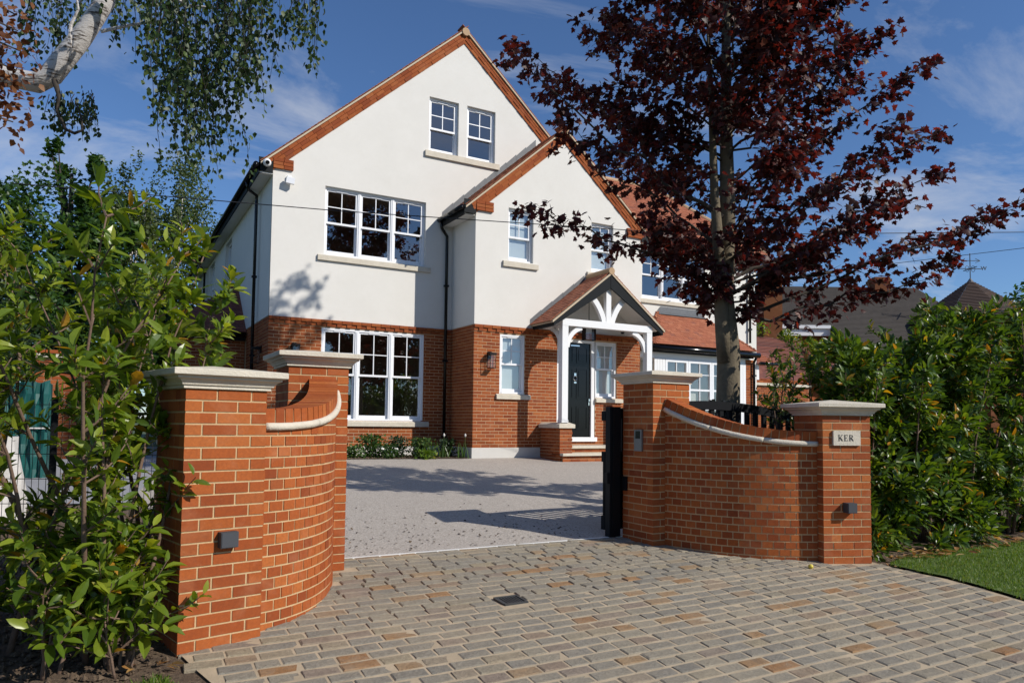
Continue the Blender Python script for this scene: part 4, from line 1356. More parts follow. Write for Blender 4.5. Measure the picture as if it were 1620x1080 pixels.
BE0, BE1, BT0, BT1 = 12.58, 16.39, 13.69, 15.28
ZE, ZT = 3.60, 4.66
b = MB()
P_ = [(BE0, EY, ZE), (BE1, EY, ZE), (BT1, YM - .01, ZT), (BT0, YM - .01, ZT), (BE0, YM - .01, ZE), (BE1, YM - .01, ZE)]
b.poly([P_[0], P_[1], P_[2], P_[3]]); b.poly([P_[1], P_[5], P_[2]]); b.poly([P_[4], P_[0], P_[3]]); b.poly([P_[0], P_[4], P_[5], P_[1]])
b.build("bay_roof", "roof_tile_red", house)
dvv = Vector((0, YM - EY, ZT - ZE)); bl = dvv.length; dvv.normalize()
tile_slope(Vector((BE0, EY, ZE)), X_, dvv, BE1 - BE0, bl, lambda u, v: (v / bl) * (BT0 - BE0) < u < (BE1 - BE0) - (v / bl) * (BE1 - BT1))
dl = Vector((BT0 - BE0, 0, ZT - ZE)); ll = dl.length; dl.normalize()
tile_slope(Vector((BE0, YM - .01, ZE)), -Y_, dl, YM - EY, ll, lambda u, v: u < (YM - EY) * (1 - 0) - (v / ll) * (YM - EY))
dl = Vector((BT1 - BE1, 0, ZT - ZE)); ll = dl.length; dl.normalize()
tile_slope(Vector((BE1, EY, ZE)), Y_, dl, YM - EY, ll, lambda u, v: u > (v / ll) * (YM - EY))
for (p0, p1) in (((BE0, EY, ZE), (BT0, YM, ZT)), ((BE1, EY, ZE), (BT1, YM, ZT))):
    p0 = Vector(p0); p1 = Vector(p1); n = 15
    for k in range(n):
        c = p0.lerp(p1, (k + .2) / n); c2 = p0.lerp(p1, (k + 1.4) / n)
        b = MB(); b.piece()
        s = Vector((1, -1 if p0.x < 14 else 1, 0)).normalized()
        u_ = Vector((0, 0, 1))
        wv = .09
        q = [c + s * wv + u_ * .01, c + u_ * .065, c - s * wv + u_ * .01, c2 - s * wv * .6 + u_ * .01, c2 + u_ * .045, c2 + s * wv * .6 + u_ * .01]
        b.faces([tuple(v) for v in q], [(0, 1, 4, 5), (1, 2, 3, 4), (0, 2, 1)])
        b.build("hip_tile", "roof_tile_red", rd)
b = MB()
b.poly([(BT0 - .12, YM - .16, ZT - .07), (BT1 + .12, YM - .16, ZT - .07), (BT1, YM - .03, ZT + .03), (BT0, YM - .03, ZT + .03)])
b.poly([(BT0 - .1, YM - .03, ZT + .0), (BT1 + .1, YM - .03, ZT + .0), (BT1 - .05, YM - .026, ZT + .17), (BT0 + .05, YM - .026, ZT + .17)])
b.build("lead_flashing", "lead", house)
b = MB(); b.box(12.15, BE1 - .05, EY + .06, EY + .085, 3.40, 3.58); b.box(12.15, BE1 - .05, EY + .085, BY + .02, 3.41, 3.43); b.build("fascia", "charcoal_paint", house)
gutter((12.2, EY - .0, 3.50), (16.5, EY - .0, 3.50), .075)
pipe([(16.42, EY + .02, 3.46), (16.45, BY - .05, 3.3), (16.45, BY - .06, 3.1), (16.45, BY - .06, .7)])
pipe([(16.35, YM - .6, 3.72), (16.35, YM - .6, 3.7)])

# ---- single storey wing on the left flank
LY = 18.94
b = MB(); b.poly([(1.46, LY + .011, .5), (3.0, LY + .011, .5), (3.0, LY + .011, 3.5), (1.46, LY + .011, 3.5)]); b.poly([(1.461, LY, .5), (1.461, LY, 3.5), (1.461, 25, 3.5), (1.461, 25, .5)]); b.build("mortar_wall", "mortar_house", house)
brick_rows(HB, Vector((1.45, LY, 0)), X_, -Y_, 1.55, .7, 3.46, [])
zl0, zl1 = 3.60, 5.12
b = MB()
b.poly([(1.20, 18.72, zl0), (3.0, 18.72, zl0), (3.0, 20.45, zl1)])
b.poly([(1.20, 25, zl0), (1.20, 18.72, zl0), (3.0, 20.45, zl1), (3.0, 25, zl1)])
sro = b.build("side_roof", "roof_tile_brown", house)
dv = Vector((0, 1.73, zl1 - zl0)); dl_ = dv.length; dv.normalize()
ST = len(TILES)
tile_slope(Vector((1.20, 18.72, zl0)), X_, dv, 1.8, dl_, lambda u, v: u > (v / dl_) * 1.8)
SIDE = TILES[ST:]; del TILES[ST:]
b = MB(); b.box(1.25, 2.99, 18.77, 18.79, 3.40, 3.58); b.build("fascia", "charcoal_paint", house)
gutter((1.15, 18.68, 3.52), (2.98, 18.68, 3.52))
b = MB(); b.box(1.36, 1.44, 18.9, 18.98, .7, 3.4); b.build("corner_post", "plinth_render", house)

pieces("brick", "brick_house", HB, house, 300, unit_box("brick", "brick_house"))
# single tiles: bay, porch and right wing first
pieces("roof_tile", "roof_tile_purple", SIDE, sro, 200, unit_box("roof_tile", "roof_tile_purple"))
pieces("roof_tile", "roof_tile_red", TILES, rd, 300, unit_box("roof_tile", "roof_tile_red"), keyf=lambda m: (m.translation - CAMP).length + (8 if (m.translation.z > 6 or m.translation.x < 3.2) else 0))

# ---- lamps and camera fixed to the house (each can be lifted off)
def lantern(label, x, y, z, nx, ny):
    t = thing("wall_lantern", label, "lantern", (x, y, z), "black wall lanterns")
    c = Vector((x, y, z)); n = Vector((nx, ny, 0)); s = Vector((-ny, nx, 0))
    def bx(name, mat, off, sz, dz):
        b = MB(); q = c + n * off + Vector((0, 0, dz)); b.obox(frame(q, s, n, Z_, *sz)); return b.build(name, mat, t)
    bx("backplate", "black_metal", .01, (.09, .02, .16), .14)
    bx("arm", "black_metal", .06, (.03, .10, .03), .19)
    bx("hood", "black_metal", .12, (.17, .17, .045), .16)
    bx("base_ring", "black_metal", .12, (.15, .15, .014), -.16)
    for sx_ in (-.07, .07):
        for sn in (-.07, .07):
            b = MB(); q = c + n * (.12 + sn) + s * sx_; b.bar((q.x, q.y, z - .16), (q.x, q.y, z + .15), .011, .011); b.build("post", "black_metal", t)
    bx("glass", "glass_lantern", .12, (.125, .125, .28), -.01)
    return t
lantern("black wall lantern on the sunlit brick left of the small ground floor window", 7.63, YP, 2.86, 0, -1)
lantern("black wall lantern on the shaded left flank beside the downpipe", 3.003, 16.75, 2.88, -1, 0)
lantern("black wall lantern left of the ground floor triple window, partly behind the pillar cap", 3.55, YM, 2.92, 0, -1)
pl_ = thing("porch_lantern", "glass box lantern hanging under the porch canopy by the front door", "lantern", (10.05, 14.25, 3.55))
b = MB(); b.box(9.90, 9.91, 14.17, 14.33, 3.45, 3.75); b.box(10.19, 10.20, 14.17, 14.33, 3.45, 3.75); b.box(9.91, 10.19, 14.17, 14.18, 3.45, 3.46); b.box(9.91, 10.19, 14.32, 14.33, 3.45, 3.46); b.box(9.90, 10.20, 14.17, 14.33, 3.75, 3.765); b.build("frame", "black_metal", pl_)
b = MB(); b.box(9.93, 10.17, 14.2, 14.3, 3.47, 3.74); b.build("glass", "glass_lantern", pl_)
b = MB(); b.tube([(10.05, 14.25, 3.76), (10.05, 14.25, 4.7)], .008, 6); b.build("chain", "black_metal", pl_)
cc = thing("security_camera", "white dome security camera under the left eaves corner", "security camera", (2.84, 15.93, 6.90))
b = MB(); b.tube([(2.85, 15.95, 6.93), (2.85, 15.84, 6.91), (2.85, 15.80, 6.90)], [.075, .085, .05], 14); b.build("housing", "white_paint", cc, smooth=True)
b = MB(); b.tube([(2.85, 15.80, 6.90), (2.85, 15.785, 6.895)], [.046, .03], 12); b.build("lens", "black_gloss", cc)
fl_ = thing("floodlight", "small white floodlight on the white wall below the left eaves corner", "floodlight", (3.33, 15.95, 6.62))
b = MB(); b.bar((3.26, 15.88, 6.62), (3.43, 15.86, 6.60), .08, .13); b.build("lamp_head", "white_upvc", fl_)
b = MB(); b.box(3.30, 3.38, 15.92, 15.99, 6.66, 6.74); b.build("bracket", "white_upvc", fl_)
sp = thing("soffit_sensor", "small dark round sensor under the porch canopy beam", "sensor", (10.95, 14.1, 3.72))
b = MB(); b.tube([(10.95, 14.12, 3.70), (10.95, 14.12, 3.66)], [.05, .035], 10); b.build("sensor_body", "black_metal", sp, smooth=True)

# ------------------------------------------------------------------ foliage
def tmpl(kind):
    """leaf outlines in their own plane: x across, y along, z normal; length 1"""
    if kind == 'maple':
        pts = [(0, 0), (.16, .10), (.46, .06), (.36, .30), (.56, .52), (.26, .52), (.22, .70), (0, 1.0), (-.22, .70), (-.26, .52), (-.56, .52), (-.36, .30), (-.46, .06), (-.16, .10)]
        v = [(0, .36, .05)] + [(x, y, -.10 * abs(x) - .08 * (y - .4) ** 2) for x, y in pts]
        f = [(0, 1 + k, 1 + (k + 1) % len(pts)) for k in range(len(pts))]
        return np.array(v, float), f
    if kind == 'laurel':
        ys = (0, .18, .45, .75, 1.0); ws = (.0, .14, .20, .14, 0)
        v = []; 
        for y, w_ in zip(ys, ws):
            zc = -.16 * (y - .4) ** 2
            v += [(-w_, y, zc + .07 * w_ / .2), (0, y, zc), (w_, y, zc + .07 * w_ / .2)]
        f = []
        for k in range(4):
            a = k * 3; c = a + 3
            if k == 0: f += [(a + 1, c + 1, c), (a + 1, c + 2, c + 1)]
            elif k == 3: f += [(a, a + 1, c + 1), (a + 1, a + 2, c + 1)]
            else: f += [(a, a + 1, c + 1, c), (a + 1, a + 2, c + 2, c + 1)]
        return np.array(v, float), f
    if kind == 'birch':
        v = [(0, 0, 0), (.36, .30, -.03), (.24, .62, 0), (0, 1, -.06), (-.24, .62, 0), (-.36, .30, -.03), (0, .4, .04)]
        f = [(6, 0, 1), (6, 1, 2), (6, 2, 3), (6, 3, 4), (6, 4, 5), (6, 5, 0)]
        return np.array(v, float), f
    if kind == 'quad':
        return np.array([(0, 0, 0), (.34, .45, .05), (0, 1, 0), (-.34, .45, .05)], float), [(0, 1, 2, 3)]
    if kind == 'clump':       # a spray of five far leaves
        v = []; f = []
        rs = np.random.RandomState(3)
        for k in range(5):
            a = rs.uniform(0, 2 * PI); o = rs.uniform(-.5, .5, 3) * .8; t = rs.uniform(-.7, .7)
            b0 = len(v)
            for x, y in ((0, -.28), (.16, 0), (0, .3), (-.16, 0)):
                X = x * math.cos(a) - y * math.sin(a); Y = x * math.sin(a) + y * math.cos(a)
                v.append((X + o[0], Y * math.cos(t) + o[1], Y * math.sin(t) + o[2]))
            f.append((b0, b0 + 1, b0 + 2, b0 + 3))
        return np.array(v, float), f
    if kind == 'blade':
        return np.array([(-.03, 0, 0), (.03, 0, 0), (.022, .55, .05), (0, 1, .18), (-.022, .55, .05)], float), [(0, 1, 2, 4), (4, 2, 3)]
TM = {k: tmpl(k) for k in ('maple', 'laurel', 'birch', 'quad', 'clump', 'blade')}

def basis(along, normal):
    """along, normal: (n,3) arrays -> x, y, z unit axes"""
    y = along / np.linalg.norm(along, axis=1, keepdims=True)
    z = normal - (normal * y).sum(1, keepdims=True) * y
    z /= np.maximum(np.linalg.norm(z, axis=1, keepdims=True), 1e-6)
    x = np.cross(y, z)
    return x, y, z
def leafmesh(name, kind, pos, along, normal, size, mat, wide=1.0):
    v, fs = TM[kind]
    n = len(pos)
    x, y, z = basis(along, normal)
    s = np.asarray(size).reshape(n, 1, 1)
    V = pos[:, None, :] + s * (v[None, :, 0:1] * wide * x[:, None, :] + v[None, :, 1:2] * y[:, None, :] + v[None, :, 2:3] * z[:, None, :])
    nv = len(v)
    V = V.reshape(-1, 3)
    lt = np.array([len(f) for f in fs]); idx = np.array([i for f in fs for i in f])
    LI = (idx[None, :] + (np.arange(n) * nv)[:, None]).ravel()
    LT = np.tile(lt, n)
    me = bpy.data.meshes.new(name)
    me.vertices.add(len(V)); me.vertices.foreach_set("co", V.astype(np.float32).ravel())
    me.loops.add(len(LI)); me.loops.foreach_set("vertex_index", LI.astype(np.int32))
    me.polygons.add(len(LT)); me.polygons.foreach_set("loop_start", np.concatenate([[0], np.cumsum(LT)[:-1]]).astype(np.int32))
    a = me.attributes.new("rnd", 'FLOAT', 'FACE')
    a.data.foreach_set("value", np.repeat(RS.rand(n), len(fs)).astype(np.float32))
    me.materials.append(MATS[mat])
    me.update(calc_edges=True)
    return me
def leafunits(name, kind, mat, wide=1.0, n=4):
    us = []
    for k in range(n):
        v, fs = TM[kind]
        me = bpy.data.meshes.new(name)
        w_ = wide * (0.85 + .3 * k / max(1, n - 1)); cu_ = .5 + k * .5
        me.from_pydata([(a * w_, b_, c * cu_) for a, b_, c in v], [], fs)
        at = me.attributes.new("rnd", 'FLOAT', 'FACE'); at.data.foreach_set("value", [0.0] * len(fs))
        me.materials.append(MATS[mat]); me.update()
        us.append(me)
    return us
def leaves(name, kind, pos, along, normal, size, mat, parent, limit=0, units=None, wide=1.0, massname=None):
    """the leaves nearest the camera are objects, the others one joined part"""
    pos = np.asarray(pos, float); along = np.asarray(along, float); normal = np.asarray(normal, float); size = np.asarray(size, float)
    order = np.argsort(np.linalg.norm(pos - np.array((0, 0, CAMH)), axis=1) / np.maximum(size, 1e-4))
    if limit:
        k = order[:limit]
        x, y, z = basis(along[k], normal[k])
        for i, j in enumerate(k):
            link(name, units[random.randrange(len(units))], parent, frame(pos[j], x[i], y[i], z[i], size[j], size[j], size[j]))
    k = order[limit:]
    if len(k):
        o = link(massname or name, leafmesh(massname or name, kind, pos[k], along[k], normal[k], size[k], mat, wide), parent)
        o['kind'] = 'stuff'
def rdir(n, zb=0.0):
    d = RS.normal(size=(n, 3)); d[:, 2] += zb
    return d / np.linalg.norm(d, axis=1, keepdims=True)
def curve_pts(p0, d0, L, n, bend=(0, 0, 0), wob=.12):
    """a wandering branch"""
    p = np.array(p0, float); d = np.array(d0, float); d /= np.linalg.norm(d)
    out = [p.copy()]
    for k in range(n):
        d = d + np.array(bend) / n + RS.normal(size=3) * wob / math.sqrt(n)
        d /= np.linalg.norm(d)
        p = p + d * L / n
        out.append(p.copy())
    return out

# ---- copper maple in the front garden
TX, TY = 7.67, 7.50
tz = gz(TY)
mt = thing("maple_tree", "tall copper leaved maple behind the black gate", "tree", (TX, TY, tz))
b = MB()
trunk = [(TX - .02, TY, tz - .1), (TX, TY, tz + .5), (TX + .02, TY + .01, 1.6), (TX + .03, TY, 2.5), (TX - .02, TY + .03, 3.3), (TX + .02, TY, 4.5), (TX - .03, TY - .02, 5.8), (TX, TY, 7.2), (TX + .05, TY, 8.9), (TX + .03, TY, 11.0)]
b.tube(trunk, [.22, .185, .168, .158, .125, .11, .085, .06, .035, .012], 14)
b.build("trunk", "bark_maple", mt, smooth=True)
b2 = MB(); b2.tube([(TX - .07, TY - .02, 2.35), (TX - .13, TY - .03, 2.9), (TX - .17, TY - .03, 3.7), (TX - .24, TY, 4.8), (TX - .30, TY, 6.2), (TX - .33, TY + .05, 7.6)], [.105, .10, .085, .06, .04, .015], 10)
b2.build("stem", "bark_maple", mt, smooth=True)
cr_ = np.array([Rr[0], Rr[1]])
cf_ = np.array([Rf[0], Rf[1]]) / math.hypot(Rf[0], Rf[1])
Zs = [2.7, 3.1, 3.5, 3.9, 4.3, 4.75, 5.2, 5.7, 6.2, 6.6, 7.0, 7.45, 8.5, 9.6, 10.7, 11.9]
Lx = [.3, .4, .6, .8, 1.15, 1.8, 1.8, 1.7, 2.0, 2.6, 2.6, 2.5, 2.2, 1.6, 1.0, .3]
Rx = [.5, .9, 2.0, 2.6, 3.0, 3.2, 2.5, 2.3, 2.9, 2.75, 2.5, 2.3, 2.1, 1.9, 1.6, 1.0]
Fx = [.3, .5, .8, 1.1, 1.5, 1.9, 2.1, 2.2, 2.3, 2.3, 2.2, 2.1, 1.8, 1.4, 1.1, .4]
def crownR(az, z):
    c = math.cos(az)
    side = np.interp(z, Zs, Rx if c > 0 else Lx); fr = np.interp(z, Zs, Fx)
    return math.sqrt((c * side) ** 2 + (math.sin(az) * fr) ** 2)
LP, LA, LN, LS = [], [], [], []
bb = MB(); tw = MB()
def put_leaves(p, d, k, smin, smax, spread):
    for _ in range(k):
        o = RS.normal(size=3) * spread; 
        LP.append(np.array(p) + o)
        al = np.array([d[0], d[1], -.25]) * .6 + RS.normal(size=3) * .6; al[2] -= .35
        LA.append(al)
        nn = RS.normal(size=3) * .55 + np.array([0, 0, .8]) + np.array([d[0], d[1], 0]) * .3
        LN.append(nn); LS.append(RS.uniform(smin, smax))
az = 0.3
def sweep(az, zt, rr, zb=None, dense=1.0):
    ca, sa = math.cos(az), math.sin(az)
    dirn = cr_ * ca + cf_ * sa
    tip = np.array([TX + dirn[0] * rr, TY + dirn[1] * rr, zt])
    if zb is None: zb = max(3.2, zt - rr * RS.uniform(.35, .75) - .2)
    zb = min(zb, 10.4)
    base = np.array([TX + .02 * ca, TY + .02 * sa, zb])
    mid = base * .45 + tip * .55 + np.array([0, 0, -.06 * rr]) + RS.normal(size=3) * .05
    n = 10; pts = []
    for k in range(n + 1):
        t = k / n
        pts.append((1 - t) ** 2 * base + 2 * t * (1 - t) * mid + t * t * tip + RS.normal(size=3) * .018 * rr * (0 < k < n))
    r0 = .009 + .006 * rr
    bb.piece(); bb.tube(pts, [r0 * (1 - .85 * k / n) for k in range(n + 1)], 6)
    for k in range(2, n + 1):
        t = k / n
        nt_ = 2 if rr > .8 else 1
        for _ in range(nt_):
            L = RS.uniform(.25, .62) * (1.15 - .55 * t) * min(1, rr / 1.6 + .3)
            a2 = RS.choice([-1, 1]) * RS.uniform(.5, 1.2)
            d2 = np.array([dirn[0] * math.cos(a2) - dirn[1] * math.sin(a2), dirn[0] * math.sin(a2) + dirn[1] * math.cos(a2), RS.uniform(-.15, .45)])
            q = curve_pts(pts[k], d2, L, 4, (0, 0, -.1), .35)
            tw.tube(q, [.006, .005, .004, .003, .002], 3, False)
            for j in range(1, 5):
                put_leaves(q[j], d2, int(RS.poisson(3.0 * dense) + 1), .078, .125, .07)
        put_leaves(pts[k], dirn, 3 if t > .4 else 1, .07, .11, .06)
    return
for k in range(96):
    zt = RS.uniform(4.25, 11.5)
    az += 2.399963
    rr = crownR(az, zt) * RS.uniform(.62, .98)
    if zt < 5.7 and math.cos(az) < .35 and k % 5 < 3: continue      # open lower crown towards the house
    sweep(az, zt, rr)
# long low boughs one can pick out; unseen high ones added for house-front shade
for (px_r, zt, rr, zb) in ((.05, 4.75, 4.35, 3.3), (-.05, 4.45, 3.8, 3.1), (.04, 3.85, 3.2, 2.9), (.1, 5.85, 3.3, 4.2), (.0, 6.7, 2.8, 4.6), (PI - .1, 4.6, 2.75, 3.5), (PI + .25, 6.35, 3.05, 4.4), (PI - .25, 7.2, 2.9, 5.0), (PI + .1, 5.6, 2.2, 3.9), (PI, 4.0, .9, 3.2), (.15, 5.2, 3.2, 3.5), (.0, 3.5, .55, 2.9), (2.8, 3.45, .5, 3.0), (4.2, 3.6, .5, 3.1), (.3, 4.4, 1.6, 3.2), (1.14, 11.05, 1.75, 9.6), (1.02, 10.75, 2.05, 9.3), (1.14, 9.85, 1.7, 8.5), (1.0, 9.9, 2.1, 8.6), (-.15, 10.6, 1.9, 8.8)):
    sweep(px_r, zt, rr, zb, 1.0)
bb.build("branches", "bark_dark", mt)['kind'] = 'stuff'
tw.build("twigs", "bark_dark", mt)['kind'] = 'stuff'
leaves("leaf", "maple", LP, LA, LN, LS, "leaf_maple", mt, 300, leafunits("leaf", "maple", "leaf_maple"), massname="foliage")
print("maple leaves", len(LP))

# dark ivy at the foot of the maple
iv = thing("ivy_bush", "dark ivy clump at the gate rail by the maple trunk", "ivy", (7.25, 7.15, gz(7.15)))
P_ = []; A_ = []; N_ = []; S_ = []
for k in range(900):
    z = RS.uniform(.2, 1.78); r = .16 + .08 * math.sin(z * 5)
    a = RS.uniform(0, 2 * PI); rr = r * math.sqrt(RS.rand())
    P_.append((7.22 + rr * math.cos(a), 7.12 + rr * math.sin(a) * .7, z)); A_.append(rdir(1, -.4)[0]); N_.append((math.cos(a), math.sin(a), .4)); S_.append(RS.uniform(.04, .075))
leaves("foliage", "birch", P_, A_, N_, S_, "leaf_ivy", iv)
b = MB(); b.tube([(7.24, 7.14, .15), (7.2, 7.12, .9), (7.24, 7.13, 1.6)], [.03, .025, .012], 6); b.build("stem", "bark_dark", iv)

# ---- laurels
LU = leafunits("leaf", "laurel", "leaf_laurel")
LUH = leafunits("leaf", "laurel", "leaf_laurel_hedge")
gl = "laurels planted along the left boundary"
def laurel(label, x, y, h, stems, nleaf, mat, units, limit, smin, smax, lean=(0, 0), low=.0, group=None, side=0.7, zbase=None, fill=0, fr=.5):
    inside = (lambda p: p[0] < (.60 if p[2] < 1.75 else .70) + max(0, .42 * (p[1] - 5.05))) if group == gl else (lambda p: True)
    z0 = gz(y, x) if zbase is None else zbase
    t = thing("laurel_bush", label, "laurel", (x, y, z0), group)
    P_, A_, N_, S_ = [], [], [], []
    shoots = []
    for k in range(stems):
        a = 2 * PI * k / stems + RS.uniform(-.5, .5)
        d = np.array([math.cos(a) * .22 + lean[0], math.sin(a) * .22 + lean[1], 1.0])
        for _try in range(30):
            q = curve_pts((x + .05 * math.cos(a), y + .05 * math.sin(a), z0 - .03), d, h * RS.uniform(.82, 1.05), 9, (lean[0] * .2, lean[1] * .2, .15), .22)
            if all(inside(p) for p in q): break
            d = d * np.array([.4, .8, 1]) + np.array([-.08, 0, 0])
        r0 = RS.uniform(.015, .024) * (h / 2.4) ** .5
        b = MB(); b.tube(q, [r0 * (1 - .8 * i / 9) for i in range(10)], 7); b.build("stem", "bark_laurel", t, smooth=True)
        shoots.append((q, r0))
    tw = MB(); tips = []
    for q, r0 in shoots:
        tips.append((q[-1], np.array(q[-1]) - np.array(q[-2])))
        for i in range(1, 10):
            if i / 9 < low: continue
            for _ in range(2):
                a = RS.uniform(0, 2 * PI)
                d = np.array([math.cos(a), math.sin(a), RS.uniform(.2, 1.0)])
                c = curve_pts(q[i], d, RS.uniform(.18, side) * (1.2 - .5 * i / 9), 4, (0, 0, .5), .25)
                if not inside(c[-1]): continue
                tw.tube(c, [.007, .006, .005, .004, .003], 4, False)
                tips.append((c[-1], c[-1] - c[-2])); tips.append((c[2], c[2] - c[1])); tips.append((c[3], c[3] - c[2]))
    tw.build("twigs", "bark_laurel", t)['kind'] = 'stuff'
    per = max(2, int(nleaf / len(tips)))
    for p, d in tips:
        d = d / np.linalg.norm(d)
        a0 = RS.uniform(0, 6.28)
        for j in range(per + RS.randint(0, 3)):
            a = a0 + j * 2.4
            s_ = np.cross(d, [0, 0, 1.0]); 
            if np.linalg.norm(s_) < 1e-3: s_ = np.array([1.0, 0, 0])
            s_ /= np.linalg.norm(s_); u_ = np.cross(s_, d)
            o = s_ * math.cos(a) + u_ * math.sin(a)
            al = o * RS.uniform(.6, 1.1) + d * RS.uniform(.25, .9) + np.array([0, 0, RS.uniform(-.35, .15)])
            P_.append(np.array(p) - d * RS.uniform(0, .12) + RS.normal(size=3) * .012); A_.append(al)
            N_.append(d * .9 + np.array([0, 0, .6]) - o * .2 + RS.normal(size=3) * .25); S_.append(RS.uniform(smin * .85, smax * 1.05) * (1.0 if RS.rand() > .22 else .6))
    ncl = fill // 46
    for _ in range(ncl):
        a = RS.uniform(0, 6.283); zz_ = RS.uniform(.0, 1.06)
        r = fr * (1 - .5 * max(0, zz_ - .6) / .4) * RS.uniform(.35, 1.08)
        o = np.array([math.cos(a), math.sin(a), 0])
        cc = np.array([x, y, z0 + zz_ * h]) + o * r
        ax_ = o * .7 + np.array([0, 0, RS.uniform(.1, 1.1)]); ax_ /= np.linalg.norm(ax_)
        cs = RS.uniform(.07, .15)
        for _k in range(int(46 * RS.uniform(.6, 1.4))):
            oo = RS.normal(size=3); oo /= np.linalg.norm(oo)
            P_.append(cc + oo * cs * RS.uniform(.2, 1.2) - ax_ * .05)
            A_.append(oo * .8 + ax_ * .6 + np.array([0, 0, -.15])); N_.append(ax_ * .9 + np.array([0, 0, .35]) + RS.normal(size=3) * .35); S_.append(RS.uniform(smin, smax))
    leaves("leaf", "laurel", P_, A_, N_, S_, mat, t, limit, units, massname="foliage")
    return t
#LAURELS
laurel("laurel with bare forked stems right beside the left brick pillar", .12, 4.97, 2.05, 3, 800, "leaf_laurel", LU, 300, .085, .14, (-.02, .02), group=gl, low=.0, side=.42)
laurel("laurel with a leaning brown stem, second from the left brick pillar", -.02, 5.14, 2.75, 3, 1050, "leaf_laurel", LU, 300, .085, .14, (.0, .0), group=gl, low=.0, side=.5)
laurel("tall laurel with a straight dark stem in the middle of the left row", -.26, 5.42, 2.8, 3, 1050, "leaf_laurel", LU, 300, .085, .14, (.0, .0), group=gl, low=.0, side=.55)
laurel("laurel at the left edge of the picture with a thick forked stem", -.50, 5.36, 2.7, 3, 850, "leaf_laurel", LU, 250, .085, .145, (-.02, -.02), group=gl, low=.0, side=.5)
laurel("laurel behind the left row close to the mesh fence", .06, 5.75, 2.75, 3, 1000, "leaf_laurel", LU, 150, .08, .125, (-.02, .03), group=gl, low=.5, side=.6, fill=0)
laurel("laurel whose topmost shoots reach up in front of the white flank wall", .30, 6.1, 2.55, 4, 900, "leaf_laurel", LU, 150, .08, .12, (.02, .03), group=gl, low=.45, side=.5)
laurel("laurel farthest left beside the mesh fence", -.85, 6.1, 2.9, 3, 1000, "leaf_laurel", LU, 120, .08, .125, (.0, .02), group=gl, low=.5, side=.6)

laurel("low laurel regrowth with big glossy leaves at the foot of the left brick pillar", .14, 4.86, .72, 3, 150, "leaf_laurel", LU, 150, .10, .16, (.0, .0), group=gl, low=.15, side=.32)
laurel("low laurel regrowth with big glossy leaves near the lower left corner of the bed", -.22, 4.98, .8, 3, 170, "leaf_laurel", LU, 170, .10, .16, (.0, .0), group=gl, low=.15, side=.34)
# right hand hedge, one bush after another
gh = "laurels of the right hedge"
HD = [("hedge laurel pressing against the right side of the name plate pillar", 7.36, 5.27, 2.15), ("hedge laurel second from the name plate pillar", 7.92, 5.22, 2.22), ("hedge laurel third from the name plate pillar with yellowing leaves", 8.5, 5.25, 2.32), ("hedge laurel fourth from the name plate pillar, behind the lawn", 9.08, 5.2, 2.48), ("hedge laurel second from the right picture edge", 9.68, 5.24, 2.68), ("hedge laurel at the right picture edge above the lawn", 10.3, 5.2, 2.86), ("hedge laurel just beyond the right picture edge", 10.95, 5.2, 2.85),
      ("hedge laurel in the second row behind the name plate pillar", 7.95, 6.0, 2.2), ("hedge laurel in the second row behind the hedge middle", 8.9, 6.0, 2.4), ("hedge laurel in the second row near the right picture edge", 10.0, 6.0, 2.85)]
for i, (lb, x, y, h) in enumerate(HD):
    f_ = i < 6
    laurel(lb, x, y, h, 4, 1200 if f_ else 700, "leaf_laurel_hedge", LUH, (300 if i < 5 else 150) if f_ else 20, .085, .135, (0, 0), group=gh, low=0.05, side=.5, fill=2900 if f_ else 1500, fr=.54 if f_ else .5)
laurel("loose open shrub rising above the gate end behind the name plate pillar", 8.15, 6.95, 2.5, 5, 520, "leaf_laurel_hedge", LUH, 60, .075, .12, (-.04, .0), low=.45, side=.6)

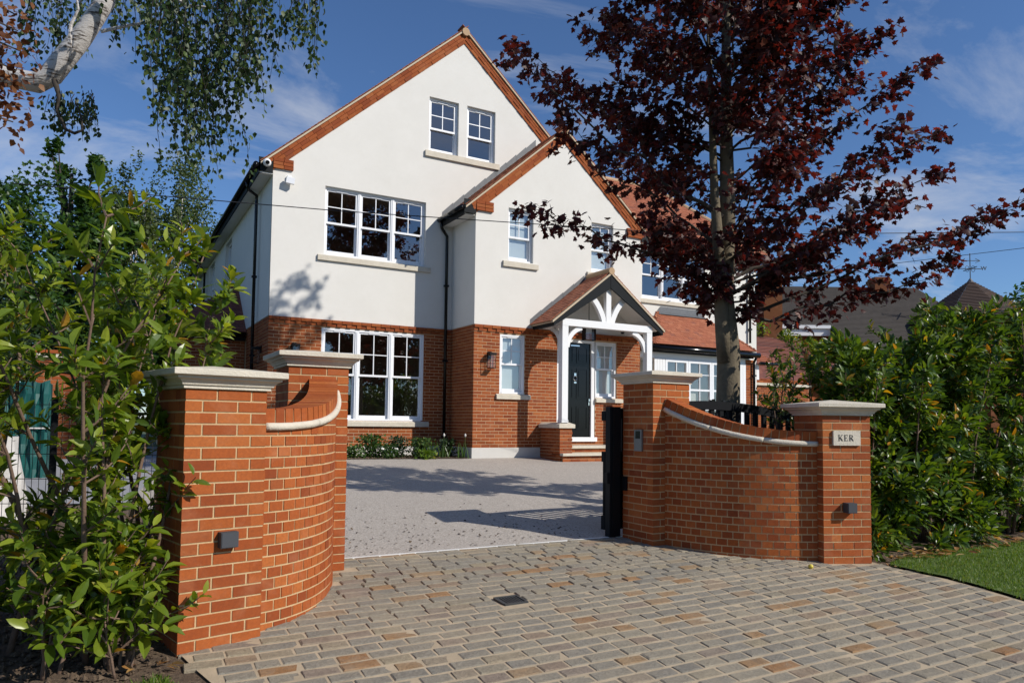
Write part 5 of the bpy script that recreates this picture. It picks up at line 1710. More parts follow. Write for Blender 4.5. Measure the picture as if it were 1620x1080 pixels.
# ---- generic leafy tree or bush: tapered trunk, limbs and clumps of leaves through the crown
def bush(name, label, cat, x, y, z0, crown, n, size, mat, kind="quad", group=None, trunk_r=.12, bark="bark_dark", zb=None, limbs=9, droop=0.0, clumps=26, hang=0.0, up=.5):
    """crown: list of (cx, cy, cz, rx, ry, rz) ellipsoids"""
    t = thing(name, label, cat, (x, y, z0), group)
    b = MB()
    zt = max(c[2] for c in crown)
    b.tube([(x, y, z0 - .1), (x + .03, y, z0 + (zt - z0) * .4), (crown[0][0], crown[0][1], zt)], [trunk_r, trunk_r * .75, trunk_r * .2], 8)
    b.build("trunk", bark, t, smooth=True)
    lb = MB()
    P_, A_, N_, S_ = [], [], [], []
    vol = [c[3] * c[4] * c[5] for c in crown]; tot = sum(vol)
    for c, vv in zip(crown, vol):
        cc_ = np.array(c[:3]); R3 = np.array(c[3:6])
        nc = max(4, int(clumps * vv / tot * 1.0))
        d = rdir(nc); rad_ = RS.uniform(.35, 1.0, (nc, 1)) ** .5
        cen = cc_ + d * R3 * rad_
        for k in range(nc):
            if RS.rand() < limbs / max(1, nc):
                s = np.array([x, y, z0 + (cen[k][2] - z0) * RS.uniform(.45, .8)])
                m = (s + cen[k]) / 2 + np.array([0, 0, -.15 * droop])
                lb.tube([s, m, cen[k]], [trunk_r * .35, trunk_r * .2, trunk_r * .06], 5, False)
            m = int(n * vv / tot / nc * RS.uniform(.6, 1.4))
            cr2 = R3 * RS.uniform(.20, .38)
            p = cen[k] + rdir(m) * cr2 * (RS.rand(m, 1) ** .45)
            if hang: p[:, 2] -= RS.rand(m) ** 2 * hang
            out = p - cc_; out /= np.linalg.norm(out, axis=1, keepdims=True) + 1e-6
            P_.append(p); A_.append(rdir(m) + np.array([0, 0, -.5]) + out * .4); N_.append(rdir(m) * .8 + out * .5 + np.array([0, 0, up])); S_.append(RS.uniform(.7, 1.3, m) * size)
    if lb.v: lb.build("limbs", bark, t)['kind'] = 'stuff'
    leaves("crown", kind, np.concatenate(P_), np.concatenate(A_), np.concatenate(N_), np.concatenate(S_), mat, t)
    return t
gb_ = "trees beyond the left boundary"
bush("maple_tree", "bright green maple rising behind the laurels on the left", "tree", -1.2, 28.5, .7, [(-1.2, 28.5, 7.0, 2.3, 2.2, 2.6), (-2.0, 28.9, 9.7, .7, .8, 1.4), (-.6, 28.4, 9.1, .9, 1.2, 1.3), (-.1, 28.0, 6.6, 1.6, 1.5, 2.2), (-1.3, 28.6, 4.0, 2.5, 2.2, 2.2)], 15000, .16, "leaf_green", "maple", gb_, .25, clumps=90)
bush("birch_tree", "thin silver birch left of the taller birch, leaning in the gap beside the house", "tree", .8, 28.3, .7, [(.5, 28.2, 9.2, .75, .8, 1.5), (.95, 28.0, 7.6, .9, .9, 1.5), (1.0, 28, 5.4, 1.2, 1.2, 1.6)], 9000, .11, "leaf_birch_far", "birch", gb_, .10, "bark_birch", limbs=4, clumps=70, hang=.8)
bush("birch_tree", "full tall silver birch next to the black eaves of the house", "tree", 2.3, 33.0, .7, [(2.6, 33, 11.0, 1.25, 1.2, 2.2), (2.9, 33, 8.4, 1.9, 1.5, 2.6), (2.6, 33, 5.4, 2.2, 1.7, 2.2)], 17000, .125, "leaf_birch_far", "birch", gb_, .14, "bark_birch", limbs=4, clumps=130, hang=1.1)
bush("conifer_tree", "dark evergreen at the far left edge behind the laurels", "tree", -3.6, 29.5, .7, [(-3.5, 29.6, 8.4, .9, .9, 1.5), (-3.3, 29.4, 6.0, 1.5, 1.4, 1.8), (-3.4, 29.4, 3.5, 2.0, 1.6, 2.0)], 7000, .13, "leaf_darkgreen", "quad", gb_, .2, clumps=60)
bush("shrub", "dense mid green shrub filling the gap behind the left laurels", "shrub", -.9, 18.5, .7, [(-1.0, 18.5, 2.6, 1.2, .9, 1.9), (-1.9, 18.9, 3.4, 1.1, .9, 2.4), (.0, 18.3, 3.2, .8, .9, 1.7)], 9000, .11, "leaf_green", "birch", None, .08, clumps=60)
bush("shrub", "dark green shrub behind the left laurels at the picture edge", "shrub", -1.75, 13.5, .6, [(-1.8, 13.6, 2.6, .8, .8, 1.6), (-1.5, 14.0, 3.0, .6, .7, 1.3)], 4500, .09, "leaf_darkgreen", "birch", None, .08, clumps=40)
bush("shrub", "leafy green shrub beside the side roof of the house", "shrub", .55, 21.0, .7, [(.6, 21.0, 3.2, .8, .9, 2.0), (.9, 23.0, 4.2, 1.0, .9, 1.6), (.2, 22.5, 5.0, .9, .9, 1.3)], 7500, .11, "leaf_green", "birch", None, .08, clumps=50)

# ---- weeping birch hanging in from the upper left
bt = thing("birch_tree", "old silver birch whose white limb and hanging leaves cross the upper left corner", "tree", (-2.0, 9.0, gz(9.0)))
b = MB()
lim = [(-1.386, 9.169, 4.998), (-1.158, 9.043, 4.975), (-0.908, 8.905, 4.927), (-0.713, 8.8, 4.884), (-0.581, 8.72, 4.97), (-0.489, 8.661, 5.114), (-0.339, 8.563, 5.337), (-0.216, 8.482, 5.559), (-0.121, 8.418, 5.741), (-0.041, 8.356, 6.034), (-0.024, 8.318, 6.521), (0.029, 8.234, 7.429)]
b.tube([(-2.0, 9.0, .2), (-1.99, 8.98, 2.0), (-1.95, 8.92, 3.6), (-1.75, 8.7, 4.45)] + lim, [.24, .22, .2, .17, .14, .12, .100, .104, .108, .106, .100, .092, .088, .08, .06, .03], 14)
b.build("trunk", "bark_birch", bt, smooth=True)
b = MB()
b.tube([(-0.55, 8.617, 4.882), (-0.505, 8.601, 4.728), (-0.516, 8.617, 4.561), (-0.431, 8.58, 4.377), (-0.352, 8.538, 4.339), (-0.28, 8.496, 4.372), (-0.296, 8.497, 4.5), (-0.358, 8.522, 4.666)], [.030, .022, .016, .017, .016, .014, .010, .006], 7)
b.build("curled_branch", "bark_dark", bt, smooth=True)
b = MB()
for q, r in (([(-0.151, 8.23, 5.311), (0.095, 8.089, 5.377), (0.408, 7.911, 5.432), (0.618, 7.795, 5.41)], 0.018), ([(-0.069, 8.155, 5.817), (0.387, 7.907, 5.697), (0.612, 7.789, 5.574), (0.888, 7.635, 5.552), (0.967, 7.584, 5.673)], 0.03), ([(-0.42, 8.391, 5.15), (-0.417, 8.376, 5.37), (-0.357, 8.333, 5.529), (-0.4, 8.34, 5.812)], 0.022), ([(-0.028, 8.109, 6.196), (0.596, 7.771, 6.015), (1.264, 7.409, 5.835), (1.542, 7.257, 5.776)], 0.03)):
    b.tube(q, [r * (1 - .22 * k) for k in range(len(q))], 6)
b.build("limbs", "bark_birch", bt)['kind'] = 'stuff'
P_, A_, N_, S_ = [], [], [], []
tw = MB()
def strand(x, y, z, L, dens, sway=.10, sm=1.0):
    p = np.array([x, y, z]); d = np.array([RS.uniform(-.25, .25), RS.uniform(-.25, .25), -.7]); n = max(4, int(L / .09)); pts = [p.copy()]
    for k in range(n):
        d = d + RS.normal(size=3) * sway + np.array([0, 0, -.25]); d /= np.linalg.norm(d); p = p + d * L / n; pts.append(p.copy())
    tw.tube(pts, [.0045 * (1 - .6 * k / n) for k in range(n + 1)], 3, False)
    for q in pts[1:]:
        for _ in range(RS.poisson(dens)):
            P_.append(q + RS.normal(size=3) * .042); A_.append(np.array([0, 0, -1.0]) + RS.normal(size=3) * .45); N_.append(rdir(1)[0]); S_.append(RS.uniform(.042, .072) * sm)
# hanging sprays: start heights above the picture, ends where the photo shows them
# hanging sprays: metres across and away along the garden front, height they hang from and down to, how many
sprays = [(-5.45, -5.19, 6.43, 5.29, 12, 7.7, 8.3), (-5.33, -4.91, 6.57, 5.61, 14, 7.7, 8.3), (-4.51, -4.0, 6.38, 5.56, 10, 7.6, 8.2), (-3.82, -3.37, 5.88, 4.9, 16, 6.6, 7.6), (-3.45, -2.82, 5.83, 4.22, 34, 6.4, 7.6), (-3.32, -2.91, 5.22, 3.95, 17, 6.4, 7.6), (-3.24, -2.94, 4.92, 3.88, 9, 6.6, 7.4), (-2.91, -2.65, 5.83, 4.38, 16, 6.4, 7.6), (-2.65, -2.48, 5.83, 4.5, 14, 6.6, 7.4), (-2.65, -2.52, 5.23, 4.49, 6, 6.8, 7.2), (-2.21, -1.95, 5.78, 4.93, 13, 6.6, 7.2), (-3.44, -3.13, 4.66, 3.77, 8, 6.8, 7.4), (-2.48, -2.26, 6.02, 5.39, 8, 6.6, 7.4), (-3.62, -3.39, 5.1, 4.55, 5, 6.6, 7.4)]
GX, GYv = np.array([.8725, -.4884]), np.array([.4873, .8717])
for u0, u1, zt, zb, n, d0, d1 in sprays:
    for _ in range(n):
        dep = RS.uniform(d0, d1); q = GX * RS.uniform(u0, u1) + GYv * dep
        z0_ = zt + RS.uniform(-.12, .12)
        strand(q[0], q[1], z0_, max(.25, (z0_ - zb) * RS.uniform(.55, 1.0)), 3.1)
for _ in range(26):
    q = GX * RS.uniform(-4.85, -4.42) + GYv * RS.uniform(7.35, 7.7); strand(q[0], q[1], RS.uniform(4.74, 4.90), RS.uniform(.15, .38), 3.0)
tw.build("twigs", "bark_dark", bt)['kind'] = 'stuff'
leaves("leaf", "birch", P_, A_, N_, S_, "leaf_birch", bt, 300, leafunits("leaf", "birch", "leaf_birch"), massname="foliage")
print("birch leaves", len(P_))

# rust coloured beech at the very edge
be = thing("beech_tree", "beech with rust brown leaves at the upper left picture edge", "tree", (-2.3, 7.2, gz(7.2)))
b = MB(); b.tube([(-2.3, 7.2, .1), (-2.25, 7.2, 2.2), (-2.1, 7.2, 4.2), (-1.9, 7.2, 6.0)], [.14, .12, .09, .04], 8); b.build("trunk", "bark_dark", be, smooth=True)
P_, A_, N_, S_ = [], [], [], []
b = MB()
for zt in (4.10, 4.26, 4.44, 4.60, 4.76, 4.93, 5.12):
    tip = (RS.uniform(-.83, -.74), RS.uniform(7.78, 7.90), zt)
    b.tube([(-2.1, 7.2, zt - .5), (-1.5, 7.1, zt - .1), tip], [.03, .02, .006], 5)
    for k in range(150):
        t = RS.uniform(.55, 1.03); c = np.array([-2.1 + (tip[0] + 2.1) * t, 7.2 + (tip[1] - 7.2) * t, zt - .5 * (1 - t)])
        P_.append(c + RS.normal(size=3) * .09); A_.append(rdir(1, -.6)[0]); N_.append(rdir(1, .3)[0]); S_.append(RS.uniform(.05, .085))
b.build("limbs", "bark_dark", be)['kind'] = 'stuff'
leaves("foliage", "birch", P_, A_, N_, S_, "leaf_rust", be)

# trees across the road behind the standing point: seen only mirrored in the upper windows
bush("street_tree", "broad green street tree across the road mirrored in the upper windows", "tree", 9.0, -15.0, -.2, [(9.0, -15, 8.0, 3.6, 3.0, 3.8), (6.0, -15.5, 7.0, 2.6, 2.4, 3.0)], 9000, .24, "leaf_darkgreen", "maple", "trees across the road", .3, clumps=60)
bush("street_tree", "second street tree across the road mirrored in the ground floor windows", "tree", 17.0, -16.0, -.2, [(17, -16, 6.5, 3.8, 3.0, 4.0)], 7000, .26, "leaf_darkgreen", "maple", "trees across the road", .3, clumps=50)

# ------------------------------------------------------------------ left boundary things
mf = thing("mesh_fence", "black welded mesh fence panel behind the left laurels", "fence", (-.2, 6.95, .1))
FA, FB = Vector((-1.3, 7.45, .0)), Vector((.62, 6.56, .0))
fd = (FB - FA); fL = fd.length; fd.normalize()
for u in (0.0, fL * .5, fL):
    p = FA + fd * u; b = MB(); b.box(p.x - .025, p.x + .025, p.y - .025, p.y + .025, .0, 1.62); b.build("post", "black_metal", mf)
n = int(fL / .055)
b = MB()
for k in range(n):
    p = FA + fd * (k * .055 + .02); b.bar((p.x, p.y, .14), (p.x, p.y, 1.58), .0045, .0045)
for z in (.16, .36, .56, .76, .96, 1.16, 1.36, 1.56):
    b.bar((FA.x, FA.y - .006, z), (FB.x, FB.y - .006, z), .0055, .0055)
b.build("mesh_panel", "wire_black", mf)['kind'] = 'stuff'

gw_ = thing("garden_wall", "brick garden wall with a pale stone coping at the far left", "garden wall", (-.5, 16.3, .7))
b = MB(); b.box(-1.2, -.09, 16.212, 16.5, .5, 2.66); b.build("mortar_core", "mortar_house", gw_)
wb = []
brick_rows(wb, Vector((-1.2, 16.2, 0)), X_, -Y_, 1.11, .6, 2.56, [])
pieces("brick", "brick_house", wb, gw_, 300, unit_box("brick", "brick_house"))
wb = []
brick_rows(wb, Vector((-1.2, 16.2, 0)), X_, -Y_, 1.11, 2.67, 2.74, [])
pieces("coping_brick", "brick_house", wb, gw_, 30, unit_box("coping_brick", "brick_house"))
b = MB(); b.box(-1.24, -.05, 16.15, 16.52, 2.57, 2.655); b.build("coping", "stone_cast", gw_)
tp_ = thing("tarpaulin_stack", "stack covered with a teal green tarpaulin beyond the mesh fence", "tarpaulin", (-.9, 13.1, .55))
b = MB()
nx_, nz_ = 16, 8
for i in range(nx_):
    for j in range(nz_):
        def q(i, j):
            x = -1.25 + .55 * i / nx_; z = .5 + 1.5 * j / nz_
            return (x + .015 * math.sin(i * 2.1 + j), 13.0 + .03 * math.sin(i * 1.7) + .02 * math.cos(j * 2 + i), z + .03 * math.sin(i * .9) * (j == nz_))
        b.poly([q(i, j), q(i + 1, j), q(i + 1, j + 1), q(i, j + 1)])
b.box(-1.24, -.71, 13.05, 13.7, .5, 1.98)
b.build("sheet", "tarp_green", tp_, smooth=False)
b = MB(); b.box(-1.26, -.69, 12.96, 12.975, 1.28, 1.31); b.build("strap", "bag_white", tp_)
bg_ = thing("rubble_sack", "whitish builder's sack standing at the far left picture edge", "sack", (-1.05, 9.75, .3))
b = MB()
n = 14
for j in range(6):
    for i in range(n):
        def q(i, j):
            a = 2 * PI * i / n; r = .34 * (1 + .08 * math.sin(3 * a + j)) * (1 if j < 5 else .9)
            z = gz(9.75) + .15 * j
            return (-1.05 + r * math.cos(a) * (1 - .03 * j), 9.75 + r * math.sin(a), z)
        b.poly([q(i, j), q(i + 1, j), q(i + 1, j + 1), q(i, j + 1)])
b.poly([(-1.05 + .3 * math.cos(2 * PI * i / n) * .82, 9.75 + .3 * math.sin(2 * PI * i / n), gz(9.75) + .86) for i in range(n)])
b.build("sack_body", "bag_white", bg_, smooth=True)

# soil lumps
def lumps(name, n, fx, fy, s0, s1, mat, zoff=0.0):
    b = MB()
    for _ in range(n):
        x = RS.uniform(*fx); y = RS.uniform(*fy)
        s = s0 * (s1 / s0) ** (RS.rand() ** 2.2)
        c = np.array([x, y, gz(y, x) + zoff + s * .15]); b.piece()
        base = [(1, 0, 0), (0, 1, 0), (-1, 0, 0), (0, -1, 0), (0, 0, .8), (0, 0, -.6)]
        v = [c + np.array(p) * s * RS.uniform(.6, 1.2, 3) for p in base]
        b.faces(v, [(0, 1, 4), (1, 2, 4), (2, 3, 4), (3, 0, 4), (1, 0, 5), (2, 1, 5), (3, 2, 5), (0, 3, 5)])
    o = b.build(name, mat); o['kind'] = 'stuff'; return o
lumps("soil_lumps", 3800, (-1.6, .42), (4.2, 6.6), .006, .038, "soil_brown")
lumps("soil_lumps", 1200, (-1.6, .6), (6.6, 9.0), .012, .05, "soil_brown")

# lawn on the right and the tuft of grass on the left
def blades(name, pts, h0, h1, mat="grass_blade"):
    pts = np.array(pts); n = len(pts)
    al = RS.normal(size=(n, 3)) * .38; al[:, 2] = 1
    return leafmesh(name, "blade", pts, al, rdir(n), RS.uniform(h0, h1, n), mat, 2.2)
LAWN = [(2.4, 7.10, 14.0), (3.45, 7.10, 14), (3.78, 7.12, 14), (4.12, 7.11, 14), (4.43, 7.0, 14), (4.62, 6.97, 14), (4.72, 7.25, 14)]
struct(sheet("lawn", LAWN, "lawn_base", .03))
pp = []
while len(pp) < 42000:
    y = RS.uniform(2.9, 4.74); x = RS.uniform(6.95, 10.6)
    ed = np.interp(y, [r[0] for r in LAWN], [r[1] for r in LAWN]); e2 = np.interp(y, [r[0] for r in LAWN], [r[2] for r in LAWN])
    if ed - .01 + .02 * math.sin(y * 23) < x < min(e2, 10.6): pp.append((x, y, gz(y, x) + .02))
o = link("lawn_grass", blades("lawn_grass", pp, .022, .05)); o['kind'] = 'stuff'
pp = []
while len(pp) < 4200:
    x = RS.uniform(-.2, .62); y = RS.uniform(3.9, 4.80)
    if x < .34 + (4.75 - y) * .3 and y < 4.5 + .45 * (x + .1): pp.append((x, y, gz(y, x)))
o = link("verge_grass", blades("verge_grass", pp, .025, .065)); o['kind'] = 'stuff'

# fallen leaves
def fallen(name, pts, s0, s1, mat, kind="maple"):
    pts = np.array(pts); n = len(pts)
    nr = RS.normal(size=(n, 3)) * .35; nr[:, 2] = 1
    al = RS.normal(size=(n, 3)); al[:, 2] *= .2
    o = link(name, leafmesh(name, kind, pts, al, nr, RS.uniform(s0, s1, n), mat)); o['kind'] = 'stuff'
pp = []
for _ in range(300):
    y = 6.95 + abs(RS.normal()) * 1.1; x = RS.uniform(1.9, 5.1); pp.append((x, y, gz(y, x) + .012))
fallen("fallen_leaves", pp, .014, .038, "leaf_specks")
pp = []
for _ in range(160):
    x = RS.uniform(7.05, 10.4); y = 4.72 + RS.normal() * .09 + .02 * math.sin(x * 7); pp.append((x, y, gz(y, x) + .05))
fallen("fallen_leaves", pp, .06, .12, "leaf_fallen", "laurel")
pp = [(RS.uniform(.2, .43), RS.uniform(4.75, 4.95), gz(4.85) + .03) for _ in range(9)] + [(6.93, 4.55, gz(4.55, 6.9) + .03), (6.98, 4.68, gz(4.68, 7.0) + .03)]
fallen("fallen_leaves", pp, .05, .1, "leaf_fallen", "laurel")
fr_ = thing("fallen_fruit", "small yellow fruit lying on the stone setts before the right wall", "fruit", (6.08, 4.86, gz(4.86, 6.08)))
b = MB(); z = gz(4.86, 6.08) + .03
b.tube([(6.08, 4.86, z - .022), (6.08, 4.86, z - .016), (6.08, 4.86, z), (6.08, 4.86, z + .016), (6.08, 4.86, z + .022)], [.005, .018, .026, .019, .005], 12); b.build("flesh", "fruit_yellow", fr_, smooth=True)

# ------------------------------------------------------------------ flower bed at the foot of the house
b = MB(); P_ = [(3.4, 15.1), (6.95, 14.62), (7.2, 14.75), (7.2, 15.96), (3.0, 15.96)]
b.poly([(x, y, gz(y) + .02) for x, y in P_]); struct(b.build("flower_bed", "soil_brown"))
lumps("mulch", 900, (4.0, 7.15), (14.75, 15.8), .01, .035, "soil_brown", .02)
def border(label, x, y, h, r, n, mat, kind, size, flowers=0, upr=0.3, cat="plant"):
    t = thing("border_plant", label, cat, (x, y, gz(y)), "plants in the flower bed")
    p = np.array([x, y, gz(y)]) + np.stack([RS.normal(size=n) * r * .55, RS.normal(size=n) * r * .55, RS.uniform(.02, 1, n) * h], 1)
    b = MB()
    for k in range(7):
        a = RS.uniform(0, 6.28); b.tube([(x, y, gz(y)), (x + r * .6 * math.cos(a), y + r * .6 * math.sin(a), gz(y) + h * RS.uniform(.6, 1.05))], [.006, .003], 4, False)
    b.build("stems", mat, t)
    al = rdir(n); al[:, 2] += upr
    leaves("foliage", kind, p, al, rdir(n, .6), RS.uniform(.7, 1.3, n) * size, mat, t)
    if flowers:
        q = np.array([x, y, gz(y)]) + np.stack([RS.normal(size=flowers) * r * .6, RS.normal(size=flowers) * r * .6 - .05, RS.uniform(.2, .9, flowers) * h], 1)
        link("flowers", leafmesh("flowers", "birch", q, rdir(flowers), rdir(flowers, .5), np.full(flowers, .05), "petal_white"), t)['kind'] = 'stuff'
    return t
def iris(label, x, y, h, n):
    t = thing("border_plant", label, "plant", (x, y, gz(y)), "plants in the flower bed")
    pts = np.array([x, y, gz(y)]) + RS.normal(size=(n, 3)) * np.array([.07, .07, 0]); al = RS.normal(size=(n, 3)) * .16; al[:, 2] = 1
    m_ = leafmesh("blades", "blade", pts, al, rdir(n), RS.uniform(.6, 1.0, n) * h, "leaf_border", 1.5)
    o = link("blades", m_, t); o['kind'] = 'stuff'
    b = MB(); b.tube([(x + .05, y, gz(y)), (x + .06, y, gz(y) + h * 1.15)], [.008, .006], 5); b.build("flower_stalk", "leaf_border", t)
    b = MB(); b.tube([(x + .06, y, gz(y) + h * 1.12), (x + .06, y, gz(y) + h * 1.22), (x + .06, y, gz(y) + h * 1.32)], [.01, .028, .006], 7); b.build("flower_bud", "bag_white", t, smooth=True)
border("low pale leaved plant at the left end of the flower bed", 4.62, 15.1, .28, .16, 260, "leaf_border", "birch", .07)
border("round green bush in the flower bed under the triple window", 5.05, 15.25, .50, .24, 800, "leaf_green", "birch", .06)
border("small plant with white flowers beside the round bush in the flower bed", 5.35, 15.0, .30, .2, 350, "leaf_green", "birch", .06, 30)
border("dark green bush below the middle of the triple window", 5.62, 15.1, .46, .2, 600, "leaf_darkgreen", "birch", .055)
border("bright green feathery bush beside the shaded wall edge", 6.1, 14.95, .42, .22, 900, "leaf_border", "quad", .06, 0, .8)
border("yellow leaved low plant at the front of the flower bed", 6.12, 14.7, .18, .16, 200, "grass_blade", "birch", .08)
iris("clump of upright iris blades with a bud left of the downpipe", 6.58, 14.95, .42, 26)
border("dark low plant in the shaded corner of the flower bed", 6.85, 15.2, .40, .18, 350, "leaf_darkgreen", "birch", .07)
iris("single upright iris fan right of the downpipe", 7.03, 14.80, .42, 12)

# ------------------------------------------------------------------ neighbours on the right
def simple_tiles(b, a, e, c, d, rows, lift=.03):
    """stepped courses over a roof plane a-e (eave) to d-c (ridge)"""
    a, e, c, d = map(Vector, (a, e, c, d))
    n = (e - a).cross(d - a).normalized()
    for k in range(rows):
        b.piece()
        t0, t1 = k / rows, (k + 1) / rows
        p0 = a.lerp(d, t0); p1 = e.lerp(c, t0); q0 = a.lerp(d, t1); q1 = e.lerp(c, t1)
        b.poly([p0 + n * lift, p1 + n * lift, q1 + n * .004, q0 + n * .004]); b.poly([p0, p1, p1 + n * lift, p0 + n * lift])
bw = thing("boundary_wall", "brick boundary wall with a stone coping right of the house", "garden wall", (19.2, 16.6, .7))
b = MB(); b.box(17.7, 20.75, 16.612, 16.85, .4, 2.9); b.build("mortar_core", "mortar_house", bw)
wb = []
brick_rows(wb, Vector((17.7, 16.6, 0)), X_, -Y_, 3.05, .62, 2.76, [])
brick_rows(wb, Vector((17.7, 16.6, 0)), X_, -Y_, 3.05, 2.87, 3.0, [])
pieces("brick", "brick_house", wb, bw, 300, unit_box("brick", "brick_house"))
b = MB(); b.box(17.72, 20.78, 16.53, 16.9, 2.78, 2.86); b.build("coping", "stone_cast", bw)
ga = thing("garage", "brick garage with a purplish tiled hip roof behind the boundary wall", "garage", (22.5, 20.5, .7))
b = MB(); b.box(18.6, 27.5, 18.3, 23.5, .4, 3.05); b.build("wall", "brick_house", ga)
b = MB(); q = 3.08; r_ = 5.1
simple_tiles(b, (18.2, 17.9, q), (27.9, 17.9, q), (25.6, 20.9, r_), (20.5, 20.9, r_), 28)
simple_tiles(b, (18.2, 23.9, q), (18.2, 17.9, q), (20.5, 20.9, r_), (20.5, 20.9, r_), 28)
simple_tiles(b, (27.9, 17.9, q), (27.9, 23.9, q), (25.6, 20.9, r_), (25.6, 20.9, r_), 28)
simple_tiles(b, (27.9, 23.9, q), (18.2, 23.9, q), (20.5, 20.9, r_), (25.6, 20.9, r_), 28)
gr_ = b.build("roof", "roof_tile_purple", ga)
gt = []
dv = Vector((0, 3.0, r_ - q)); gl_ = dv.length; dv.normalize()
SV = TILES; TILES = gt
tile_slope(Vector((18.2, 17.9, q + .02)), X_, dv, 4.2, 1.9, lambda u, v: u > v / gl_ * 2.3, .11, .17)
TILES = SV
pieces("roof_tile", "roof_tile_purple", gt, gr_, 300, unit_box("roof_tile", "roof_tile_purple"))
b = MB(); b.tube([(18.1, 17.84, 3.06), (28, 17.84, 3.06)], .06, 8); b.build("gutter", "black_gloss", ga, smooth=True)
sr = thing("side_canopy", "small tiled lean to canopy with black gutter at the right house corner", "canopy", (18.1, 16.3, 3.4))
b = MB(); simple_tiles(b, (17.62, 15.9, 3.42), (18.42, 15.9, 3.42), (18.1, 16.5, 3.85), (17.62, 16.5, 3.85), 6); b.poly([(17.62, 15.9, 3.40), (18.42, 15.9, 3.40), (18.42, 16.5, 3.40), (17.62, 16.5, 3.40)]); b.poly([(18.42, 15.9, 3.42), (18.42, 16.5, 3.42), (18.1, 16.5, 3.85)]); b.build("roof", "roof_tile_red", sr)
b = MB(); b.tube([(17.62, 15.86, 3.40), (18.45, 15.86, 3.40)], .05, 8); b.build("gutter", "black_gloss", sr, smooth=True)
b = MB(); b.box(17.62, 17.72, 16.0, 16.1, 2.9, 3.38); b.build("post", "white_paint", sr)

# neighbour's big dark roofed house
nh = thing("neighbour_house", "neighbouring house with a long dark slate roof and white cornice beyond the hedge", "house", (30.5, 24.5, .8))
ax = Vector((.874, -.486, 0)); ay = Vector((.486, .874, 0))
def NB(u, v, z): p = Vector((28.6, 23.2, 0)) + ax * u + ay * v; return (p.x, p.y, z)
b = MB()
def nbox(b, u0, u1, v0, v1, z0, z1):
    p = [NB(u0, v0, z0), NB(u1, v0, z0), NB(u1, v1, z0), NB(u0, v1, z0), NB(u0, v0, z1), NB(u1, v0, z1), NB(u1, v1, z1), NB(u0, v1, z1)]
    b.faces(p, [(0, 3, 2, 1), (4, 5, 6, 7), (0, 1, 5, 4), (1, 2, 6, 5), (2, 3, 7, 6), (3, 0, 4, 7)])
nbox(b, -4, 7, 0, 8, .5, 5.9); b.build("wall", "brick_sooty", nh)
b = MB(); nbox(b, -4.2, 1.2, -.25, -.001, 5.72, 6.25); nbox(b, -4.25, 1.25, -.35, -.251, 6.05, 6.2); b.build("cornice", "white_paint", nh)
b = MB(); nbox(b, -1.4, -.2, -.05, -.002, 3.6, 5.6); w_ = b.build("window", "white_paint", nh)
b = MB(); nbox(b, -1.3, -.85, -.06, -.051, 3.7, 5.5); nbox(b, -.75, -.3, -.06, -.051, 3.7, 5.5); b.build("pane", "glass_clear", w_)
b = MB()
simple_tiles(b, NB(-4.3, -.3, 6.2), NB(1.25, -.3, 6.2), NB(1.25, 4.0, 8.85), NB(-.2, 4.0, 8.85), 36, .02)
simple_tiles(b, NB(1.25, -2.5, 4.84), NB(8.4, -2.5, 4.84), NB(7.6, 4.0, 8.85), NB(1.25, 4.0, 8.85), 52, .02)
simple_tiles(b, NB(8.4, -2.5, 4.84), NB(8.4, 8.3, 6.2), NB(7.6, 4.0, 8.85), NB(7.6, 4.0, 8.85), 36, .02)
simple_tiles(b, NB(-4.3, 8.3, 6.2), NB(-4.3, -.3, 6.2), NB(-.2, 4.0, 8.85), NB(-.2, 4.0, 8.85), 36, .02)
simple_tiles(b, NB(8.4, 8.3, 6.2), NB(-4.3, 8.3, 6.2), NB(-.2, 4.0, 8.85), NB(7.6, 4.0, 8.85), 36, .02)
b.build("roof", "slate_grey", nh)
def chim(u, v, z0, z1, w_):
    b = MB(); nbox(b, u - w_ / 2, u + w_ / 2, v - w_ / 2, v + w_ / 2, z0, z1)
    nbox(b, u - w_ / 2 - .06, u + w_ / 2 + .06, v - w_ / 2 - .06, v + w_ / 2 + .06, z1 - .25, z1 - .1)
    b.build("chimney", "brick_sooty", nh)
chim(-1.75, -.6, .5, 8.75, .85)
chim(5.45, 3.6, 7.2, 9.25, .8)
tt = thing("turret_roof", "pointed dark tiled turret roof with a weather vane beyond the hedge", "turret", (35.0, 19.0, .8))
tcx, tcy = 35.0, 19.03
b = MB()
ns = 8; rr = 2.75
for k in range(ns):
    a0 = 2 * PI * k / ns + .2; a1 = 2 * PI * (k + 1) / ns + .2
    e0 = (tcx + rr * math.cos(a0), tcy + rr * math.sin(a0), 6.35); e1 = (tcx + rr * math.cos(a1), tcy + rr * math.sin(a1), 6.35)
    simple_tiles(b, e0, e1, (tcx, tcy, 8.36), (tcx, tcy, 8.36), 24, .035)
b.build("roof", "roof_tile_brown", tt)
b = MB(); b.tube([(tcx, tcy, .5), (tcx, tcy, 6.4)], 2.3, 8); b.build("wall", "brick_sooty", tt)
b = MB(); b.tube([(tcx, tcy, 8.2), (tcx, tcy, 8.45)], [.2, .03], 8); b.build("lead_cap", "lead", tt)
vn = thing("weather_vane", "black iron weather vane with a letter W on the turret roof", "weather vane", (tcx, tcy, 8.4))
b = MB(); b.tube([(tcx, tcy, 8.35), (tcx, tcy, 9.62)], .022, 6); b.build("spindle", "iron", vn)
b = MB(); q0 = Vector((tcx, tcy, 8.9)); b.bar(q0 - ax * .58, q0 + ax * .52, .03, .03); b.bar(q0 - ay * .5, q0 + ay * .5, .03, .03); b.build("direction_arm", "iron", vn)
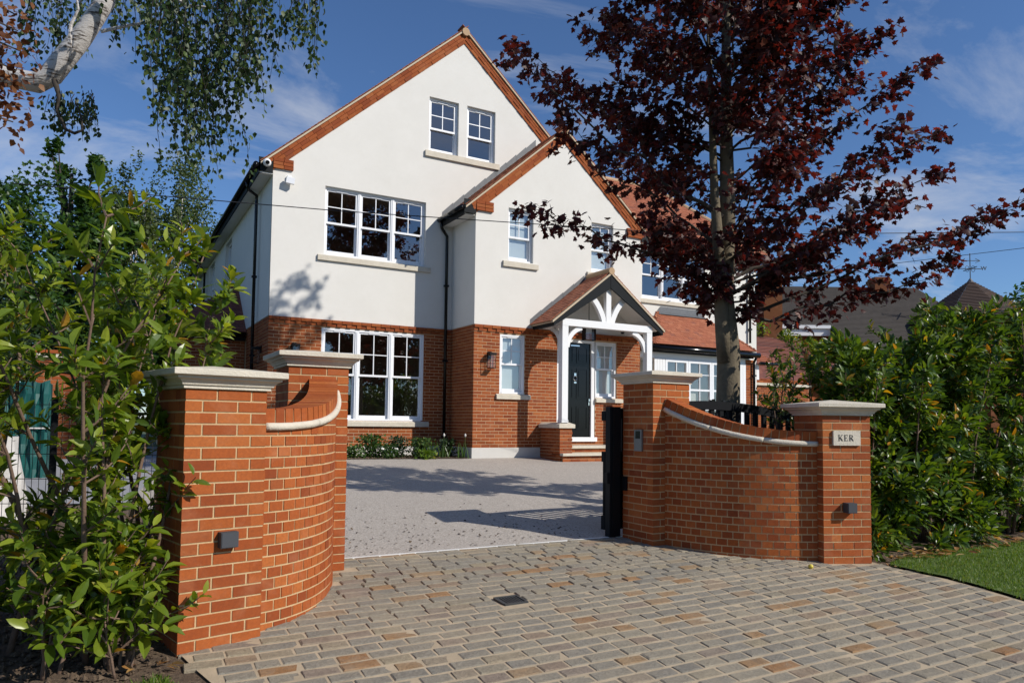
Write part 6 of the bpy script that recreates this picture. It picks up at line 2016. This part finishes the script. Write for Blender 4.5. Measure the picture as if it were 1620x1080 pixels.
b = MB(); q1 = Vector((tcx, tcy, 9.28)); b.bar(q1 - ax * .4, q1 + ax * .45, .025, .025); b.bar(q1 + ax * .25 - Z_ * .1, q1 + ax * .47, .02, .02); b.bar(q1 + ax * .25 + Z_ * .1, q1 + ax * .47, .02, .02); b.bar(q1 - ax * .4 - Z_ * .1, q1 - ax * .25 + Z_ * .1, .05, .02); b.build("arrow", "iron", vn)
for sg in (-1, 1):
    b = MB()
    b.tube([tuple(Vector((tcx, tcy, 8.9)) + ax * sg * (.14 + .09 * math.cos(t)) + Z_ * (.14 * math.sin(t))) for t in [k * 2 * PI / 12 for k in range(13)]], .012, 4); b.build("scroll", "iron", vn)
cu = bpy.data.curves.new("letter", 'FONT'); cu.body = "W"; cu.size = .26; cu.extrude = .012; cu.align_x = 'LEFT'; cu.align_y = 'CENTER'; cu.materials.append(MATS["iron"])
q = Vector((tcx, tcy, 8.92)) + ax * .5
link("letter", text_mesh("letter", cu), vn, frame(q, ax, Z_, -ay, 1, 1, 1))
bush("street_tree", "green tree at the right picture edge beside the turret roof", "tree", 41.5, 19.0, .7, [(41.5, 19.0, 6.5, 1.8, 1.6, 2.4)], 2600, .22, "leaf_green", "birch", None, .2, clumps=40)
bush("shrub", "light green shrub between the house and the neighbouring roof", "shrub", 15.6, 10.9, .5, [(15.6, 10.9, 3.4, .0001, .0001, .0001)], 1, .1, "leaf_laurel", "birch") if False else None
bush("shrub", "bright green bush showing between the house corner and the dark neighbour roof", "shrub", 24.3, 21.0, .7, [(23.6, 21.6, 4.6, 1.6, 1.2, 1.25), (25.2, 20.4, 4.4, 1.4, 1.1, 1.2)], 6500, .13, "leaf_laurel", "laurel", None, .1, clumps=50)

# ------------------------------------------------------------------ overhead cables
def cable(label, pts):
    b = MB(); pts = [Vector(p) for p in pts]; q = []
    for a, e in zip(pts, pts[1:]):
        for k in range(12): q.append(a.lerp(e, k / 12))
    q.append(pts[-1]); b.tube(q, .0085, 5)
    tag(b.build("overhead_cable", "cable_black"), label, "cable", "overhead cables")
cable("thin black cable strung level across the white house front", [(-1.4, 14.0, 5.2), (3.5, 12.4, 5.10), (9.8, 10.35, 5.10), (22.0, 6.4, 6.0)])
cable("second thin cable crossing the sky to the right of the maple", [(17.6, 15.9, 6.0), (24.0, 8.0, 6.65)])
